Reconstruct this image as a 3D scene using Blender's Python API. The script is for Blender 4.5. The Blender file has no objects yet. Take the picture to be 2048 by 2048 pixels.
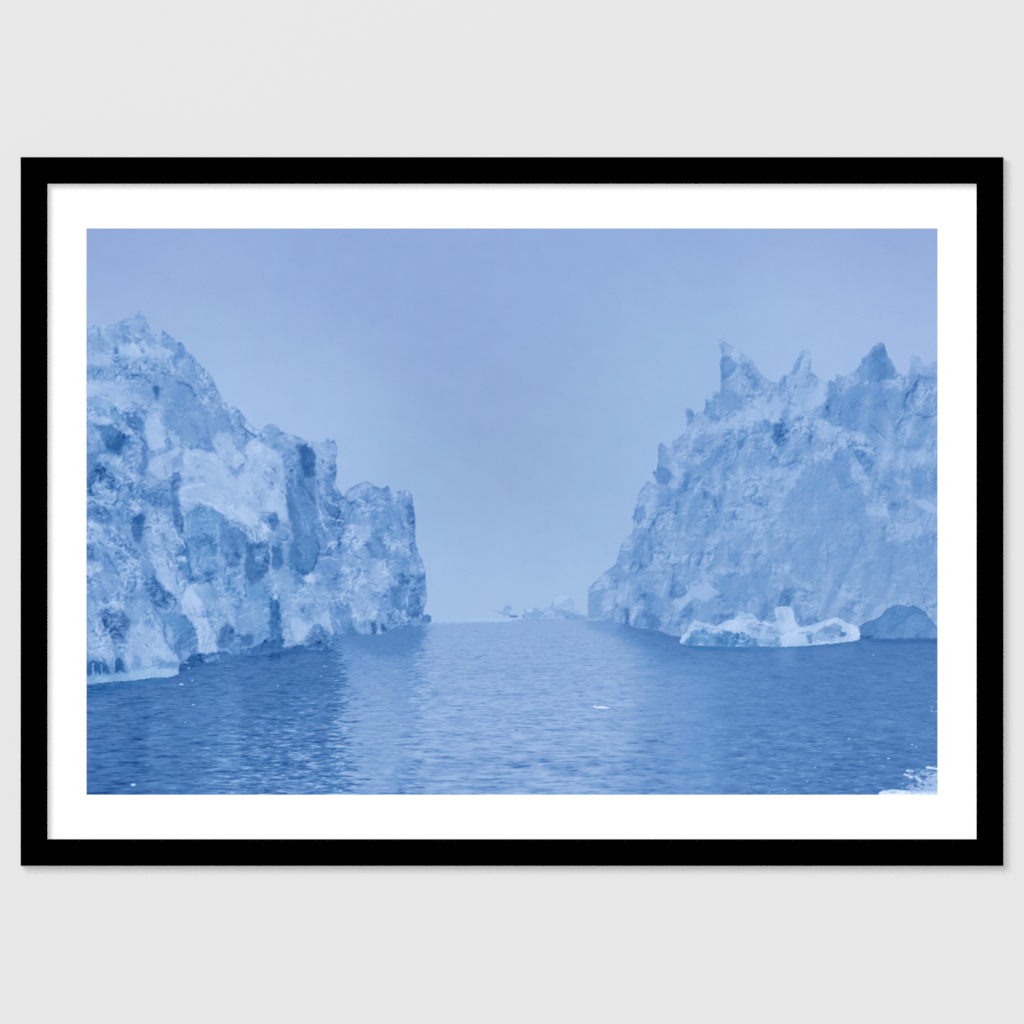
import bpy, math
import numpy as np

# ---------------------------------------------------------------- scene, camera, light
C = bpy.context.scene
U = 0.0005                                   # one unit of the photograph = half a millimetre on the wall
FRAME_D, BACK_D = 0.020, 0.015               # frame front above the wall; depth of the recess inside the frame


def wx(px): return (px - 1024.0) * U
def wz(py): return (1024.0 - py) * U


cam_d = 12.0
cd = bpy.data.cameras.new('camera'); cam = bpy.data.objects.new('camera', cd); C.collection.objects.link(cam)
cam.location = (0, -cam_d, 0); cam.rotation_euler = (math.radians(90), 0, 0)
cd.sensor_width = 36.0; cd.lens = 36.0 * (cam_d - FRAME_D) / (2048 * U); cd.clip_start = .1; cd.clip_end = 200
C.camera = cam
w = bpy.data.worlds.new('World'); C.world = w; w.use_nodes = True
w.node_tree.nodes['Background'].inputs[0].default_value = (1, 1, 1, 1)
w.node_tree.nodes['Background'].inputs[1].default_value = 0.04
C.view_settings.view_transform = 'Standard'; C.view_settings.look = 'None'
C.view_settings.exposure = 0; C.view_settings.gamma = 1; C.view_settings.use_curve_mapping = False
C.cycles.use_denoising = False
C.cycles.max_bounces = 4; C.cycles.diffuse_bounces = 3


def softbox(name, loc, size, watt):
    l = bpy.data.lights.new(name, 'AREA'); l.shape = 'DISK'; l.size = size; l.energy = watt
    o = bpy.data.objects.new(name, l); C.collection.objects.link(o); o.location = loc
    v = -o.location; o.rotation_euler = v.to_track_quat('-Z', 'Y').to_euler()
    return o


KEY_W, FILL_W = 5170.0, 4120.0
# a large soft key lamp up and to the left, and a small frontal fill behind the camera
softbox('key_softbox', (-8.5, -30.0, 8.5), 14.5, KEY_W)
softbox('fill_lamp', (0.0, -26.0, 0.0), 1.2, FILL_W)

# ---------------------------------------------------------------- materials


def material(name, col, rough=.8, spec=.2, bump=None, vary=0.0, vscale=40.0):
    m = bpy.data.materials.new(name); m.use_nodes = True; n = m.node_tree; b = n.nodes['Principled BSDF']
    b.inputs['Base Color'].default_value = (*col, 1); b.inputs['Roughness'].default_value = rough
    b.inputs['Specular IOR Level'].default_value = spec
    tc = n.nodes.new('ShaderNodeTexCoord')
    if vary:
        t = n.nodes.new('ShaderNodeTexNoise'); t.inputs['Scale'].default_value = vscale; t.inputs['Detail'].default_value = 6
        n.links.new(tc.outputs['Object'], t.inputs['Vector'])
        r = n.nodes.new('ShaderNodeMapRange'); r.inputs['To Min'].default_value = 1 - vary; r.inputs['To Max'].default_value = 1 + vary
        n.links.new(t.outputs['Fac'], r.inputs['Value'])
        mx = n.nodes.new('ShaderNodeVectorMath'); mx.operation = 'SCALE'; mx.inputs[0].default_value = col
        n.links.new(r.outputs['Result'], mx.inputs['Scale']); n.links.new(mx.outputs['Vector'], b.inputs['Base Color'])
    if bump:
        t = n.nodes.new('ShaderNodeTexNoise'); t.inputs['Scale'].default_value = bump[0]; t.inputs['Detail'].default_value = 8
        n.links.new(tc.outputs['Object'], t.inputs['Vector'])
        bp = n.nodes.new('ShaderNodeBump'); bp.inputs['Strength'].default_value = bump[1]; bp.inputs['Distance'].default_value = .0002
        n.links.new(t.outputs['Fac'], bp.inputs['Height']); n.links.new(bp.outputs['Normal'], b.inputs['Normal'])
    return m


M_WALL = material('painted_wall', (.733, .733, .733), .9, .1, (900, .03), .002, 6)
M_FRAME = material('black_lacquered_wood', (.0002, .0002, .0002), .75, .0, (1400, .1))
M_MAT = material('white_mat_board', (.93, .93, .93), .95, .0, (2500, .03))
M_BACK = material('backing_board', (.20, .15, .10), .9, .1, (700, .2), .1, 30)


def mesh_obj(name, verts, faces, m, parent=None, smooth=False):
    me = bpy.data.meshes.new(name); me.from_pydata(verts, [], faces); me.update(); me.materials.append(m)
    o = bpy.data.objects.new(name, me); C.collection.objects.link(o)
    if parent:
        o.parent = parent
    if smooth:
        for p in me.polygons:
            p.use_smooth = True
    return o


def ring(x0, z0, x1, z1, profile):
    """closed mitred ring: profile = (inset from the outer edge, distance from the wall) points, closed"""
    vs, fs = [], []
    n = len(profile)
    for cx, cz, sx, sz in ((x0, z0, 1, 1), (x1, z0, -1, 1), (x1, z1, -1, -1), (x0, z1, 1, -1)):
        for i, d in profile:
            vs.append((cx + sx * i, -d, cz + sz * i))
    for c in range(4):
        for k in range(n):
            a = c * n + k; b = c * n + (k + 1) % n; e = ((c + 1) % 4) * n
            fs.append((a, b, e + (k + 1) % n, e + k))
    return vs, fs


# ---------------------------------------------------------------- the setting
wall = mesh_obj('wall', [(-4, 0, -3), (4, 0, -3), (4, 0, 3), (-4, 0, 3)], [(0, 1, 2, 3)], M_WALL)
wall['kind'] = 'structure'

# ---------------------------------------------------------------- the printed picture
# All picture coordinates below are in the print's own units (1 unit = half a
# millimetre on the sheet).  Stroke tables give facets, cracks and snow patches
# as outlines in ten working tiles; the tile origins are listed in TILE.
PX0, PY0, PX1, PY1 = 173.0, 457.0, 1875.0, 1589.5
TILE = {'A': (160, 440), 'B': (160, 820), 'C': (160, 1200), 'D': (540, 820), 'E': (540, 1180),
        'F': (840, 1200), 'G': (1160, 660), 'H': (1500, 660), 'I': (1160, 980), 'J': (1500, 980), 'K': (1500, 1230)}
ZS = 4.83
PAL = np.array([(18, 62, 122), (43, 91, 154), (63, 111, 173), (84, 130, 188), (105, 150, 206), (125, 163, 211),
                (144, 178, 222), (162, 192, 230), (178, 204, 240), (203, 222, 248), (236, 245, 255)], float)


def _hash(ix, iy, seed):
    h = (ix.astype(np.int64) * 374761393 + iy.astype(np.int64) * 668265263 + seed * 1442695041) & 0x7fffffff
    h = ((h ^ (h >> 13)) * 1274126177) & 0x7fffffff
    h = (h ^ (h >> 16)) & 0xffff
    return h.astype(np.float32) * np.float32(2 * math.pi / 65536.0)


def perlin(x, y, seed=0):
    x0 = np.floor(x); y0 = np.floor(y)
    fx = (x - x0).astype(np.float32); fy = (y - y0).astype(np.float32)
    u = fx * fx * fx * (fx * (fx * 6 - 15) + 10); v = fy * fy * fy * (fy * (fy * 6 - 15) + 10)

    def g(dx, dy):
        a = _hash(x0 + dx, y0 + dy, seed)
        return np.cos(a) * (fx - dx) + np.sin(a) * (fy - dy)
    a = g(0, 0); b = g(1, 0); c = g(0, 1); d = g(1, 1)
    return ((a + u * (b - a)) * (1 - v) + (c + u * (d - c)) * v) * 1.5


def fbm(x, y, seed, octs=4, gain=.5):
    s = 0; a = 1.0
    for i in range(octs):
        s = s + a * perlin(x * 2 ** i + 17.3 * i, y * 2 ** i - 9.1 * i, seed + i); a *= gain
    return s


def ridged(x, y, seed, octs=4, gain=.55):
    s = 0; a = 1.0
    for i in range(octs):
        s = s + a * (1 - 2 * np.abs(perlin(x * 2 ** i + 5.3 * i, y * 2 ** i + 3.1 * i, seed + i))); a *= gain
    return s


def cells(x, y, seed):
    """cellular pattern: random tone of the nearest cell, and distance to its border"""
    x0 = np.floor(x); y0 = np.floor(y)
    d1 = np.full(x.shape, 9., np.float32); d2 = d1.copy(); tone = np.zeros(x.shape, np.float32)
    for j in (-1, 0, 1):
        for i in (-1, 0, 1):
            a = _hash(x0 + i, y0 + j, seed) / 6.2832; b = _hash(x0 + i, y0 + j, seed + 7) / 6.2832
            d = (x0 + i + .1 + .8 * a - x) ** 2 + (y0 + j + .1 + .8 * b - y) ** 2
            near = d < d1
            d2 = np.where(near, d1, np.minimum(d2, d))
            tone = np.where(near, _hash(x0 + i, y0 + j, seed + 13) / 6.2832, tone)
            d1 = np.where(near, d, d1)
    return tone - .5, np.sqrt(d2) - np.sqrt(d1)


def blur(a, r):
    """two passes of a box filter of half-width r samples"""
    r = max(1, int(round(r)))
    for _ in range(2):
        for ax in (0, 1):
            p = np.pad(a, [(r + 1, r) if k == ax else (0, 0) for k in (0, 1)], 'edge')
            c = np.cumsum(p, ax, dtype=np.float64); n = a.shape[ax]
            hi = np.take(c, np.arange(2 * r + 1, 2 * r + 1 + n), ax); lo = np.take(c, np.arange(0, n), ax)
            a = ((hi - lo) / (2 * r + 1)).astype(np.float32)
    return a


def unit(a):
    return (a - a.mean()) / (a.std() + 1e-6)


def sstep(a, b, x):
    t = np.clip((x - a) / (b - a), 0, 1)
    return t * t * (3 - 2 * t)


def read_pts(win, toks):
    out = []
    for t in toks:
        if ':' in t:
            win, t = t.split(':')
        x, y = t.split(',')
        ox, oy = TILE[win]
        out.append((ox + float(x) / ZS, oy + float(y) / ZS))
    return np.array(out)


def poly_sdf(P, x, y):
    """signed distance, negative inside"""
    d2 = np.full(x.shape, 1e9, np.float32); ins = np.zeros(x.shape, bool)
    n = len(P)
    for i in range(n):
        ax, ay = P[i]; bx, by = P[(i + 1) % n]
        ex, ey = bx - ax, by - ay
        px, py = x - ax, y - ay
        t = np.clip((px * ex + py * ey) / (ex * ex + ey * ey + 1e-9), 0, 1)
        d2 = np.minimum(d2, (px - t * ex) ** 2 + (py - t * ey) ** 2)
        if ay != by:
            c = ((ay <= y) != (by <= y)) & (px < (y - ay) * ex / ey)
            ins ^= c
    d = np.sqrt(d2)
    return np.where(ins, -d, d)


def line_dist(P, x, y):
    d2 = np.full(x.shape, 1e9, np.float32)
    for i in range(len(P) - 1):
        ax, ay = P[i]; bx, by = P[i + 1]
        ex, ey = bx - ax, by - ay
        px, py = x - ax, y - ay
        t = np.clip((px * ex + py * ey) / (ex * ex + ey * ey + 1e-9), 0, 1)
        d2 = np.minimum(d2, (px - t * ex) ** 2 + (py - t * ey) ** 2)
    return np.sqrt(d2)


def box(P, m, X, Y):
    x0, y0 = P.min(0) - m; x1, y1 = P.max(0) + m
    xs, ys = X[0], Y[:, 0]
    i0, i1 = np.searchsorted(xs, [x0, x1]); j0, j1 = np.searchsorted(ys, [y0, y1])
    return slice(j0, j1), slice(i0, i1)


def lay(V, H, mask, text, X, Y, WX, WY, gain=1.0, RG=0.0, soft=1.0):
    n = 0
    for ln in text.strip().splitlines():
        tk = ln.split()
        win = tk[0]; v, h, b = float(tk[1]), float(tk[2]), float(tk[3])
        P = read_pts(win[0], tk[4:])
        s = box(P, 14, X, Y)
        if s[0].start >= s[0].stop or s[1].start >= s[1].stop:
            continue
        x = X[s] + WX[s] * gain; y = Y[s] + WY[s] * gain
        if win.endswith('-'):
            w = b / ZS * .5
            rg = RG[s] if not np.isscalar(RG) else 0
            a = 1 - sstep(w * .2, w * 1.5 + .9, line_dist(P, x, y) + rg * .32 * w)
            a = a * .85
        else:
            w = b / ZS * soft * (1.0 if b < 9 else 1.35)
            rg = RG[s] if not np.isscalar(RG) else 0
            size = float(min(np.ptp(P[:, 0]), np.ptp(P[:, 1])))
            k = min(1.0, size / 22.0)
            sd = poly_sdf(P, x, y) + rg * k * (.35 + w * .42)
            a = (1 - sstep(-w * .8, w * .8, sd)) * .92
            n += 1
            an = n * 2.399; c = P.mean(0)
            v = v + .38 * (1 if gain > .8 else .3) * np.clip(((x - c[0]) * math.cos(an) + (y - c[1]) * math.sin(an)) / (size + 6), -1, 1)
        a = a * mask[s]
        V[s] += (v - V[s]) * a; H[s] += (h - H[s]) * a


def cover(X, Y, P, soft=.7, wx=0, wy=0):
    out = np.zeros(X.shape, np.float32)
    s = box(P, 12, X, Y)
    gx = wx[s] if not np.isscalar(wx) else wx
    gy = wy[s] if not np.isscalar(wy) else wy
    out[s] = 1 - sstep(-soft, soft, poly_sdf(P, X[s] + gx, Y[s] + gy))
    return out


def scatter_blend(X, Y, pts, power_r):
    xs = X[::16, ::16]; ys = Y[::16, ::16]
    num = 0; den = 0
    for (px, py, *c) in pts:
        w = np.exp(-((xs - px) ** 2 + (ys - py) ** 2) / (2 * power_r ** 2)) + 1e-9
        num = num + w[..., None] * np.array(c, float); den = den + w
    small = num / den[..., None]
    jj = (np.arange(X.shape[0]) / 16.0).clip(0, xs.shape[0] - 1.001); ii = (np.arange(X.shape[1]) / 16.0).clip(0, xs.shape[1] - 1.001)
    j0 = jj.astype(int); i0 = ii.astype(int); fj = (jj - j0)[:, None, None]; fi = (ii - i0)[None, :, None]
    a = small[j0][:, i0]; b = small[j0][:, i0 + 1]; c = small[j0 + 1][:, i0]; d = small[j0 + 1][:, i0 + 1]
    return (a * (1 - fi) + b * fi) * (1 - fj) + (c * (1 - fi) + d * fi) * fj


SKY_PTS = [
    (173, 457, 134, 158, 211), (240, 500, 150, 173, 220), (420, 460, 146, 171, 218), (700, 460, 143, 169, 218), (1024, 460, 144, 170, 219),
    (1400, 460, 144, 170, 218), (1700, 460, 147, 170, 218), (1875, 457, 143, 167, 214),
    (200, 620, 160, 184, 227), (400, 620, 153, 181, 221), (560, 620, 146, 172, 219), (800, 620, 144, 170, 217), (1100, 620, 147, 174, 220),
    (1400, 620, 152, 181, 223), (1650, 620, 158, 185, 226), (1860, 610, 154, 179, 224),
    (470, 760, 163, 192, 231), (640, 780, 154, 183, 223), (900, 780, 146, 172, 218), (1150, 780, 149, 177, 220), (1330, 760, 157, 186, 226),
    (1600, 690, 162, 190, 231), (1800, 690, 166, 190, 232), (560, 840, 170, 193, 235), (680, 880, 162, 191, 230), (860, 920, 152, 182, 223),
    (1000, 930, 149, 175, 218), (1120, 930, 151, 179, 220), (1240, 900, 160, 190, 230),
    (900, 1080, 157, 187, 227), (1020, 1060, 151, 178, 220), (1130, 1080, 157, 187, 226), (860, 1200, 163, 191, 230), (1000, 1180, 159, 187, 226), (980, 1235, 166, 193, 230), (1080, 1235, 166, 193, 230),
    (1120, 1180, 163, 191, 229), (900, 1235, 164, 191, 230)]


def paint(nx, ny):
    xs = PX0 + (np.arange(nx, dtype=np.float32) + .5) / nx * (PX1 - PX0)
    ys = PY0 + (np.arange(ny, dtype=np.float32) + .5) / ny * (PY1 - PY0)
    X, Y = np.meshgrid(xs, ys)
    WX = 2.4 * perlin(X / 13, Y / 13, 11) + 1.7 * perlin(X / 5.5, Y / 5.5, 12)
    WY = 2.4 * perlin(X / 13, Y / 13, 21) + 1.7 * perlin(X / 5.5, Y / 5.5, 22)
    # ---- sky
    sky = scatter_blend(X, Y, SKY_PTS, 95.0)
    mott = fbm(X / 70, Y / 50, 31, 3) * 1.4 + fbm(X / 9, Y / 9, 35, 2) * .8
    hue = fbm(X / 45, Y / 45, 41, 2)
    sky = sky + mott[..., None] * np.array((1., 1., .8)) + hue[..., None] * np.array((.8, -.6, .2))
    V = np.full(X.shape, 7.0, np.float32); H = np.zeros(X.shape, np.float32)
    sky = sky + np.array((0., 1.2, -.6))
    sky = sky - 4.5 * np.exp(-((X - 1010) / 330) ** 2 - ((Y - 880) / 230) ** 2)[..., None]
    img = sky

    def colour(V, H):
        Vc = np.clip(V, 0, 10)
        k = np.minimum(Vc.astype(int), 9); f = (Vc - k)[..., None]
        c = PAL[k] * (1 - f) + PAL[k + 1] * f
        h = H[..., None]
        return c + np.where(h > 0, h * np.array((-11., 3., 0.)), -h * np.array((4., -1., -1.)))

    def put(mask, V, H):
        nonlocal img
        m = mask[..., None]
        img = img * (1 - m) + colour(V, H) * m
    SH = {}
    for ln in SHAPES.strip().splitlines():
        tk = ln.split(); w = 'A'; toks = []
        for t in tk[1:]:
            if ':' in t:
                w, t = t.split(':')
            toks.append(w + ':' + t)
        SH[tk[0]] = read_pts('A', toks)
    # ---- relief of broken ice, lit from above
    qx = X + 7 * perlin(X / 40, Y / 40, 51) + 3 * perlin(X / 15, Y / 15, 52)
    qy = Y + 7 * perlin(X / 40, Y / 40, 53) + 3 * perlin(X / 15, Y / 15, 54)
    lean = np.where(X < 900, .35, -.18)
    rx = qx - qy * lean
    big = ridged(rx / 34, qy / 62, 61, 3)
    mid = ridged(rx / 14, qy / 19, 65, 3)
    fine = ridged(qx / 7.5, qy / 6.5, 69, 2)
    px = (PX1 - PX0) / nx

    def lit(hh, kx, ky):
        gy, gx = np.gradient(hh, px)
        return gx * kx + gy * ky
    # one height field for the broken faces: leaning buttresses, sharp clefts, blocks and rubble
    lx = qx - qy * np.where(X < 900, .38, -.12)
    but = 1 - np.abs(perlin(lx / 46, qy / 120, 301)) * 2
    clf = np.abs(perlin(lx / 27 + 4, qy / 75, 303)) ** .6
    blk1, bb1 = cells(lx / 24, qy / 36, 305)
    blk2, bb2 = cells((qx + .4 * qy) / 11, (qy - .25 * qx) / 10, 309)
    blk3, bb3 = cells(qx / 5.6, qy / 4.7, 313)
    rock = ridged(qx / 19, qy / 17, 317, 4, .62)
    hf = (but * 5 + clf * 6 + blk1 * 5 + np.minimum(bb1, .3) * 7 + blk2 * 2.3 + np.minimum(bb2, .35) * 3.2
          + blk3 * .9 + np.minimum(bb3, .35) * 1.3 + rock * 1.7 + big * 1.3)
    hf = hf * .6 + blur(hf, 1) * .4
    gyy, gxx = np.gradient(hf, px)
    shade = np.tanh(unit(gyy * 1.0 + gxx * .62) * .85)
    ao = np.tanh(unit(hf - blur(hf, 3)) * .7) * .5 + np.tanh(unit(hf - blur(hf, 8)) * .8) * .6
    hs_ = blur(hf * 1.0 + but * 8 + blk1 * 3, 7); g2y, g2x = np.gradient(hs_, px)
    form = blur(np.tanh(unit(g2y * .8 + g2x * .9) * .8), 1)
    rel = shade * .8 + ao * .7
    ct1, cb1 = cells(rx / 19 + 30, qy / 33 + 9, 201)
    ct2, cb2 = cells((qx + qy * .3) / 8.5, (qy - qx * .2) / 8.0, 211)
    ct3, cb3 = cells(qx / 4.6 + 3, qy / 3.9, 221)
    facet = ct1 * 1.1 + ct2 * .9 + ct3 * .55 - .55 * (1 - sstep(0, .16, cb1)) * sstep(0, .4, fbm(X / 30, Y / 30, 227, 2) + .1)
    patch = unit(fbm(rx / 30, qy / 44, 81, 4, .62))
    rough = sstep(-.3, .4, fbm(X / 48, Y / 38, 91, 3))
    crA = 1 - np.abs(perlin(rx / 21, qy / 37, 261)) * 7.0
    crB = 1 - np.abs(perlin((qx + .25 * qy) / 11, qy / 13, 263)) * 4.2
    crC = 1 - np.abs(perlin(qx / 6.2, (qy - .3 * qx) / 5.2, 265)) * 3.0
    gate = sstep(-.1, .45, fbm(X / 26, Y / 26, 267, 2))
    crease = np.maximum(crA, 0) * .9 * sstep(-.2, .4, fbm(X / 40, Y / 40, 268, 2)) + np.maximum(crB, 0) * .7 * gate + np.maximum(crC, 0) * .5 * gate
    lump = np.maximum(unit(fbm(qx / 9, qy / 6.5, 271, 3, .6)) - .5, 0)
    pits = sstep(1.1, 2.0, unit(fbm(qx / 8, qy / 5.5, 231, 2))) * sstep(-.1, .5, fbm(X / 35, Y / 35, 235, 2))
    RG = unit(fbm((X - .3 * Y) / 15, Y / 21, 241, 4, .68)) * 1.0 + ct2 * .9
    grit = unit(fbm(qx / 3.6, qy / 3.0, 251, 2))

    def ice(mask, V, H, amp, keep=0.0, smooth=None):
        tone = np.interp(V, [0, 2, 3.5, 4.5, 5.3, 6.2, 7.0, 8, 10], [.6, .85, .85, .9, 1.0, .72, .48, .40, .25])
        t = amp * tone * (keep + (1 - keep) * (.38 + .85 * rough))
        if smooth is not None:
            t = t * smooth
        dv = form * .40 * amp * (.5 + .5 * (smooth if smooth is not None else 1)) + rel * 1.05 * t + facet * .22 * t + patch * .16 * amp * tone + grit * .14 * t - pits * .8 * t - crease * .30 * t + lump * .22 * t + .05 * t
        return V + dv, H + .10 * fbm(X / 22, Y / 22, 95, 2) - .04 * dv
    # distant pale ice behind the mist
    bg = (1 - sstep(1239, 1246, Y))
    for k, v, h, a in (('L00', 6.75, -.4, .5), ('R00', 6.7, -.4, .6)):
        m = cover(X, Y, SH[k], 5.0, WX * .5, WY * .5) * a
        put(m, np.full_like(V, v), np.full_like(H, h))
    m = cover(X, Y, SH['R0'], 1.6, WX * .6, WY * .6) * .9
    v0 = 5.95 - .5 * sstep(715, 750, Y) + rel * .4 - crease * .35
    put(m, v0, np.full_like(H, -.5))
    # ---- open water
    hz = np.interp(X, [840, 860, 900, 945, 1015, 1050, 1130, 1200, 1300], [1246, 1246, 1245, 1243.5, 1238.5, 1238, 1238, 1240, 1245])
    hs = .7 + 1.8 * sstep(850, 890, X) * (1 - sstep(1000, 1030, X))
    wm = sstep(-hs, hs, Y - hz)
    ys_ = np.maximum(Y - 1150, 1.0)
    uu = (X - 1024) / (ys_ / 440)
    vv = np.log(ys_) * 440
    wob = 16 * perlin(uu / 90, vv / 30, 101)
    rip = unit(fbm(uu / 60 + .3, (vv + wob * .12) / 6.3, 103, 3, .75))
    rip2 = unit(fbm(uu / 28 + 7, (vv + wob * .08) / 3.6, 108, 2, .7))
    sw = unit(fbm(uu / 150, vv / 22, 113, 3))
    jag = 10 * rip + 14 * perlin(uu / 40, vv / 11.0, 121) + 6 * rip2
    e1 = np.interp(Y, [1245, 1290, 1330, 1400, 1470, 1530, 1590], [655, 664, 686, 690, 684, 700, 690])
    e2 = np.interp(Y, [1245, 1280, 1330, 1400, 1500, 1590], [850, 846, 838, 836, 830, 826])
    e3 = np.interp(Y, [1240, 1275, 1300, 1340, 1400, 1470, 1590], [1172, 1240, 1255, 1280, 1290, 1276, 1262])
    e4 = np.interp(Y, [1240, 1300, 1340, 1400, 1470, 1590], [1186, 1300, 1330, 1342, 1330, 1320])
    amp = np.interp(Y, [1240, 1330, 1450], [.35, .8, 1.0])
    a1 = sstep(-22, 22, X - e1 + jag * amp)
    a2 = sstep(-26, 26, X - e2 + jag * amp)
    a3 = sstep(-50, 50, X - e3 + jag * 1.2 * amp)
    a4 = sstep(-45, 45, X - e4 + jag * 1.1 * amp)
    vl = np.interp(Y, [1270, 1340, 1420, 1500, 1590], [2.25, 2.35, 2.4, 2.3, 2.15]) + .35 * perlin(X / 60, Y / 400, 131)
    vl = vl + .5 * sstep(300, 250, np.abs(X - 390) * 3) * sstep(1330, 1400, Y)
    vm = np.interp(Y, [1265, 1300, 1340, 1420, 1590], [3.1, 3.7, 4.4, 5.05, 5.25]) + .4 * sstep(120, 0, np.abs(X - 740)) - .1
    vc = np.interp(Y, [1240, 1270, 1330, 1450, 1590], [5.7, 5.75, 5.85, 6.1, 6.0])
    vr = np.interp(Y, [1240, 1290, 1340, 1450, 1590], [3.2, 2.7, 3.0, 3.05, 2.75])
    Vw = vl * (1 - a1) + vm * (a1 * (1 - a2)) + a2 * vc
    Vw = Vw * (1 - a3) + a3 * (vc * .5 + vr * .5)
    vr = vr + 1.15 * (1 - sstep(1330, 1500, X + jag)) * sstep(1300, 1380, Y) + .35 * (1 - sstep(1480, 1700, X))
    Vw = Vw * (1 - a4) + a4 * vr
    Hw = np.where(X < 700, .05, -.1) - .25 * a2 * (1 - a3) + perlin(X / 90, Y / 50, 135) * .25
    ra = np.interp(Y, [1240, 1275, 1330, 1450, 1590], [.05, .14, .28, .36, .42])
    dark = np.where(rip < -.4, (rip + .4) * 1.5 - .24, rip * .6)
    soft = 1 - .38 * a4 - .15 * a1 * (1 - a2)
    Vw = Vw + (dark * ra + rip2 * ra * .42) * soft + sw * .30 * ra
    # swell bands
    for yc, hw, x0, x1, dv in ((1525, 13, 860, 1290, -.85), (1440, 5, 860, 1250, -.65), (1388, 3, 840, 1120, -.7), (1472, 5, 840, 1020, -.5), (1585, 5, 700, 1080, -.5), (1498, 3, 930, 1240, -.45), (1415, 3, 850, 1010, -.5), (1340, 4, 900, 1180, -.3), (1460, 3, 1040, 1270, -.5), (1545, 3, 1000, 1290, -.5), (1563, 3, 860, 1200, -.4), (1315, 3, 850, 1060, -.3),
                              (1563, 5, 840, 900, -.2), (1392, 4, 250, 350, -.5)):
        yy = yc + 5 * perlin(X / 80, Y * 0, 141)
        Vw += dv * np.exp(-((Y - yy) / hw) ** 2) * sstep(x0 - 40, x0 + 40, X) * (1 - sstep(x1 - 40, x1 + 40, X)) * (.75 - .35 * rip)
    # single wavelets: dark troughs on the bright water, bright crests in the dark reflections
    rng = np.random.RandomState(7)

    def dashes(n, x0, x1, y0, y1, dv, lo, hi, th, zone=None):
        for _ in range(n):
            y = y0 + (y1 - y0) * rng.rand() ** .8; x = x0 + (x1 - x0) * rng.rand()
            k = .45 + .75 * (y - 1240) / 350
            L = (lo + (hi - lo) * rng.rand() ** 2) * k; t = th * k * (.7 + .6 * rng.rand()); sl = rng.randn() * .035
            cv = rng.randn() * .6
            if zone is not None and rng.rand() > zone(x, y):
                continue
            sl_ = box(np.array([(x - L, y - 6), (x + L, y + 6)]), 2, X, Y)
            if sl_[0].start >= sl_[0].stop or sl_[1].start >= sl_[1].stop:
                continue
            dx = (X[sl_] - x) / L; dy = Y[sl_] - y - sl * (X[sl_] - x) - cv * dx * dx * 2
            Vw[sl_] += dv * (.5 + .7 * rng.rand()) * np.exp(-dx * dx * 3.0) * np.exp(-(dy / t) ** 2)
    dashes(2100, 820, 1340, 1262, 1589, -.85, 7, 30, 1.2)
    dashes(700, 820, 1340, 1262, 1589, .45, 8, 36, 1.7)
    dashes(260, 840, 1290, 1300, 1589, -.50, 40, 95, 1.9)
    dashes(160, 840, 1290, 1300, 1589, .35, 40, 95, 2.4)
    dashes(420, 700, 850, 1290, 1589, -.75, 6, 24, 1.5)
    dashes(260, 700, 850, 1290, 1589, .5, 6, 24, 1.5)
    dashes(2300, 380, 695, 1360, 1589, 1.9, 4, 22, .9, lambda x, y: min(1, max(0, (y - 1375 + (x - 560) * .25) / 90.)) * min(1, max(.05, (x - 380 + (y - 1450) * .3) / 190.)))
    dashes(500, 173, 700, 1300, 1589, -.8, 6, 26, 1.5)
    dashes(420, 173, 690, 1290, 1589, .7, 5, 22, 1.3)
    dashes(900, 1290, 1875, 1300, 1589, -.6, 5, 20, 1.1)
    dashes(1000, 1290, 1875, 1300, 1589, .6, 5, 22, 1.1)
    dashes(330, 1400, 1760, 1440, 1589, 1.1, 5, 20, 1.1)
    Vw = np.where(Vw > 6.0, 6.0 + 1.1 * np.tanh((Vw - 6.0) / 1.1), Vw)
    # deep shade under the ice edges, and the green-blue glow of the submerged feet
    for P, dv, hh, sf in (('C:62,800 260,790 470,780 470,830 300,900 62,960', -.9, .7, 14), ('C:470,770 700,750 900,745 860,790 600,830 300,850', -.2, .6, 9),
                          ('C:965,610 1230,600 1380,600 1700,520 1932,510 1932,560 1500,600 1100,650 965,730', -.7, .1, 5),
                          ('E:0,560 440,570 590,560 640,600 500,610 200,620 60,680 0,700', -.8, .2, 6),
                          ('E:600,430 870,430 1200,390 1480,360 1500,460 1300,560 900,560 700,500', -.1, .1, 12),
                          ('I:400,1280 560,1330 800,1370 960,1420 950,1470 700,1420 450,1340', -.5, 0, 8),
                          ('I:960,1490 1200,1502 1640,1515 1640,1550 1400,1560 1100,1540', -.6, .9, 6),
                          ('J:0,1510 560,1500 1050,1450 1050,1490 600,1530 60,1560', -.3, .5, 6),
                          ('J:1050,1434 1815,1434 1815,1480 1200,1475', -1.0, -.1, 6)):
        m = cover(X, Y, read_pts(P[0], P[2:].split()), sf, WX * .5, WY * .3)
        Vw += dv * m; Hw += (hh - Hw) * m
    for P, v, sf in (('E:700,440 1490,360 1500,430 1430,560 1250,640 1050,640 800,520', 3.1, 9), ('I:80,1250 400,1290 330,1360 80,1340', 4.6, 6),
                     ('J:260,1530 430,1520 400,1700 280,1680', 3.9, 14), ('J:600,1530 1000,1500 1000,1620 620,1640', 3.3, 14)):
        m = cover(X, Y, read_pts(P[0], P[2:].split()), sf, WX, WY * .4) * .75
        Vw += (v + rip * .1 - Vw) * m
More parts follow.
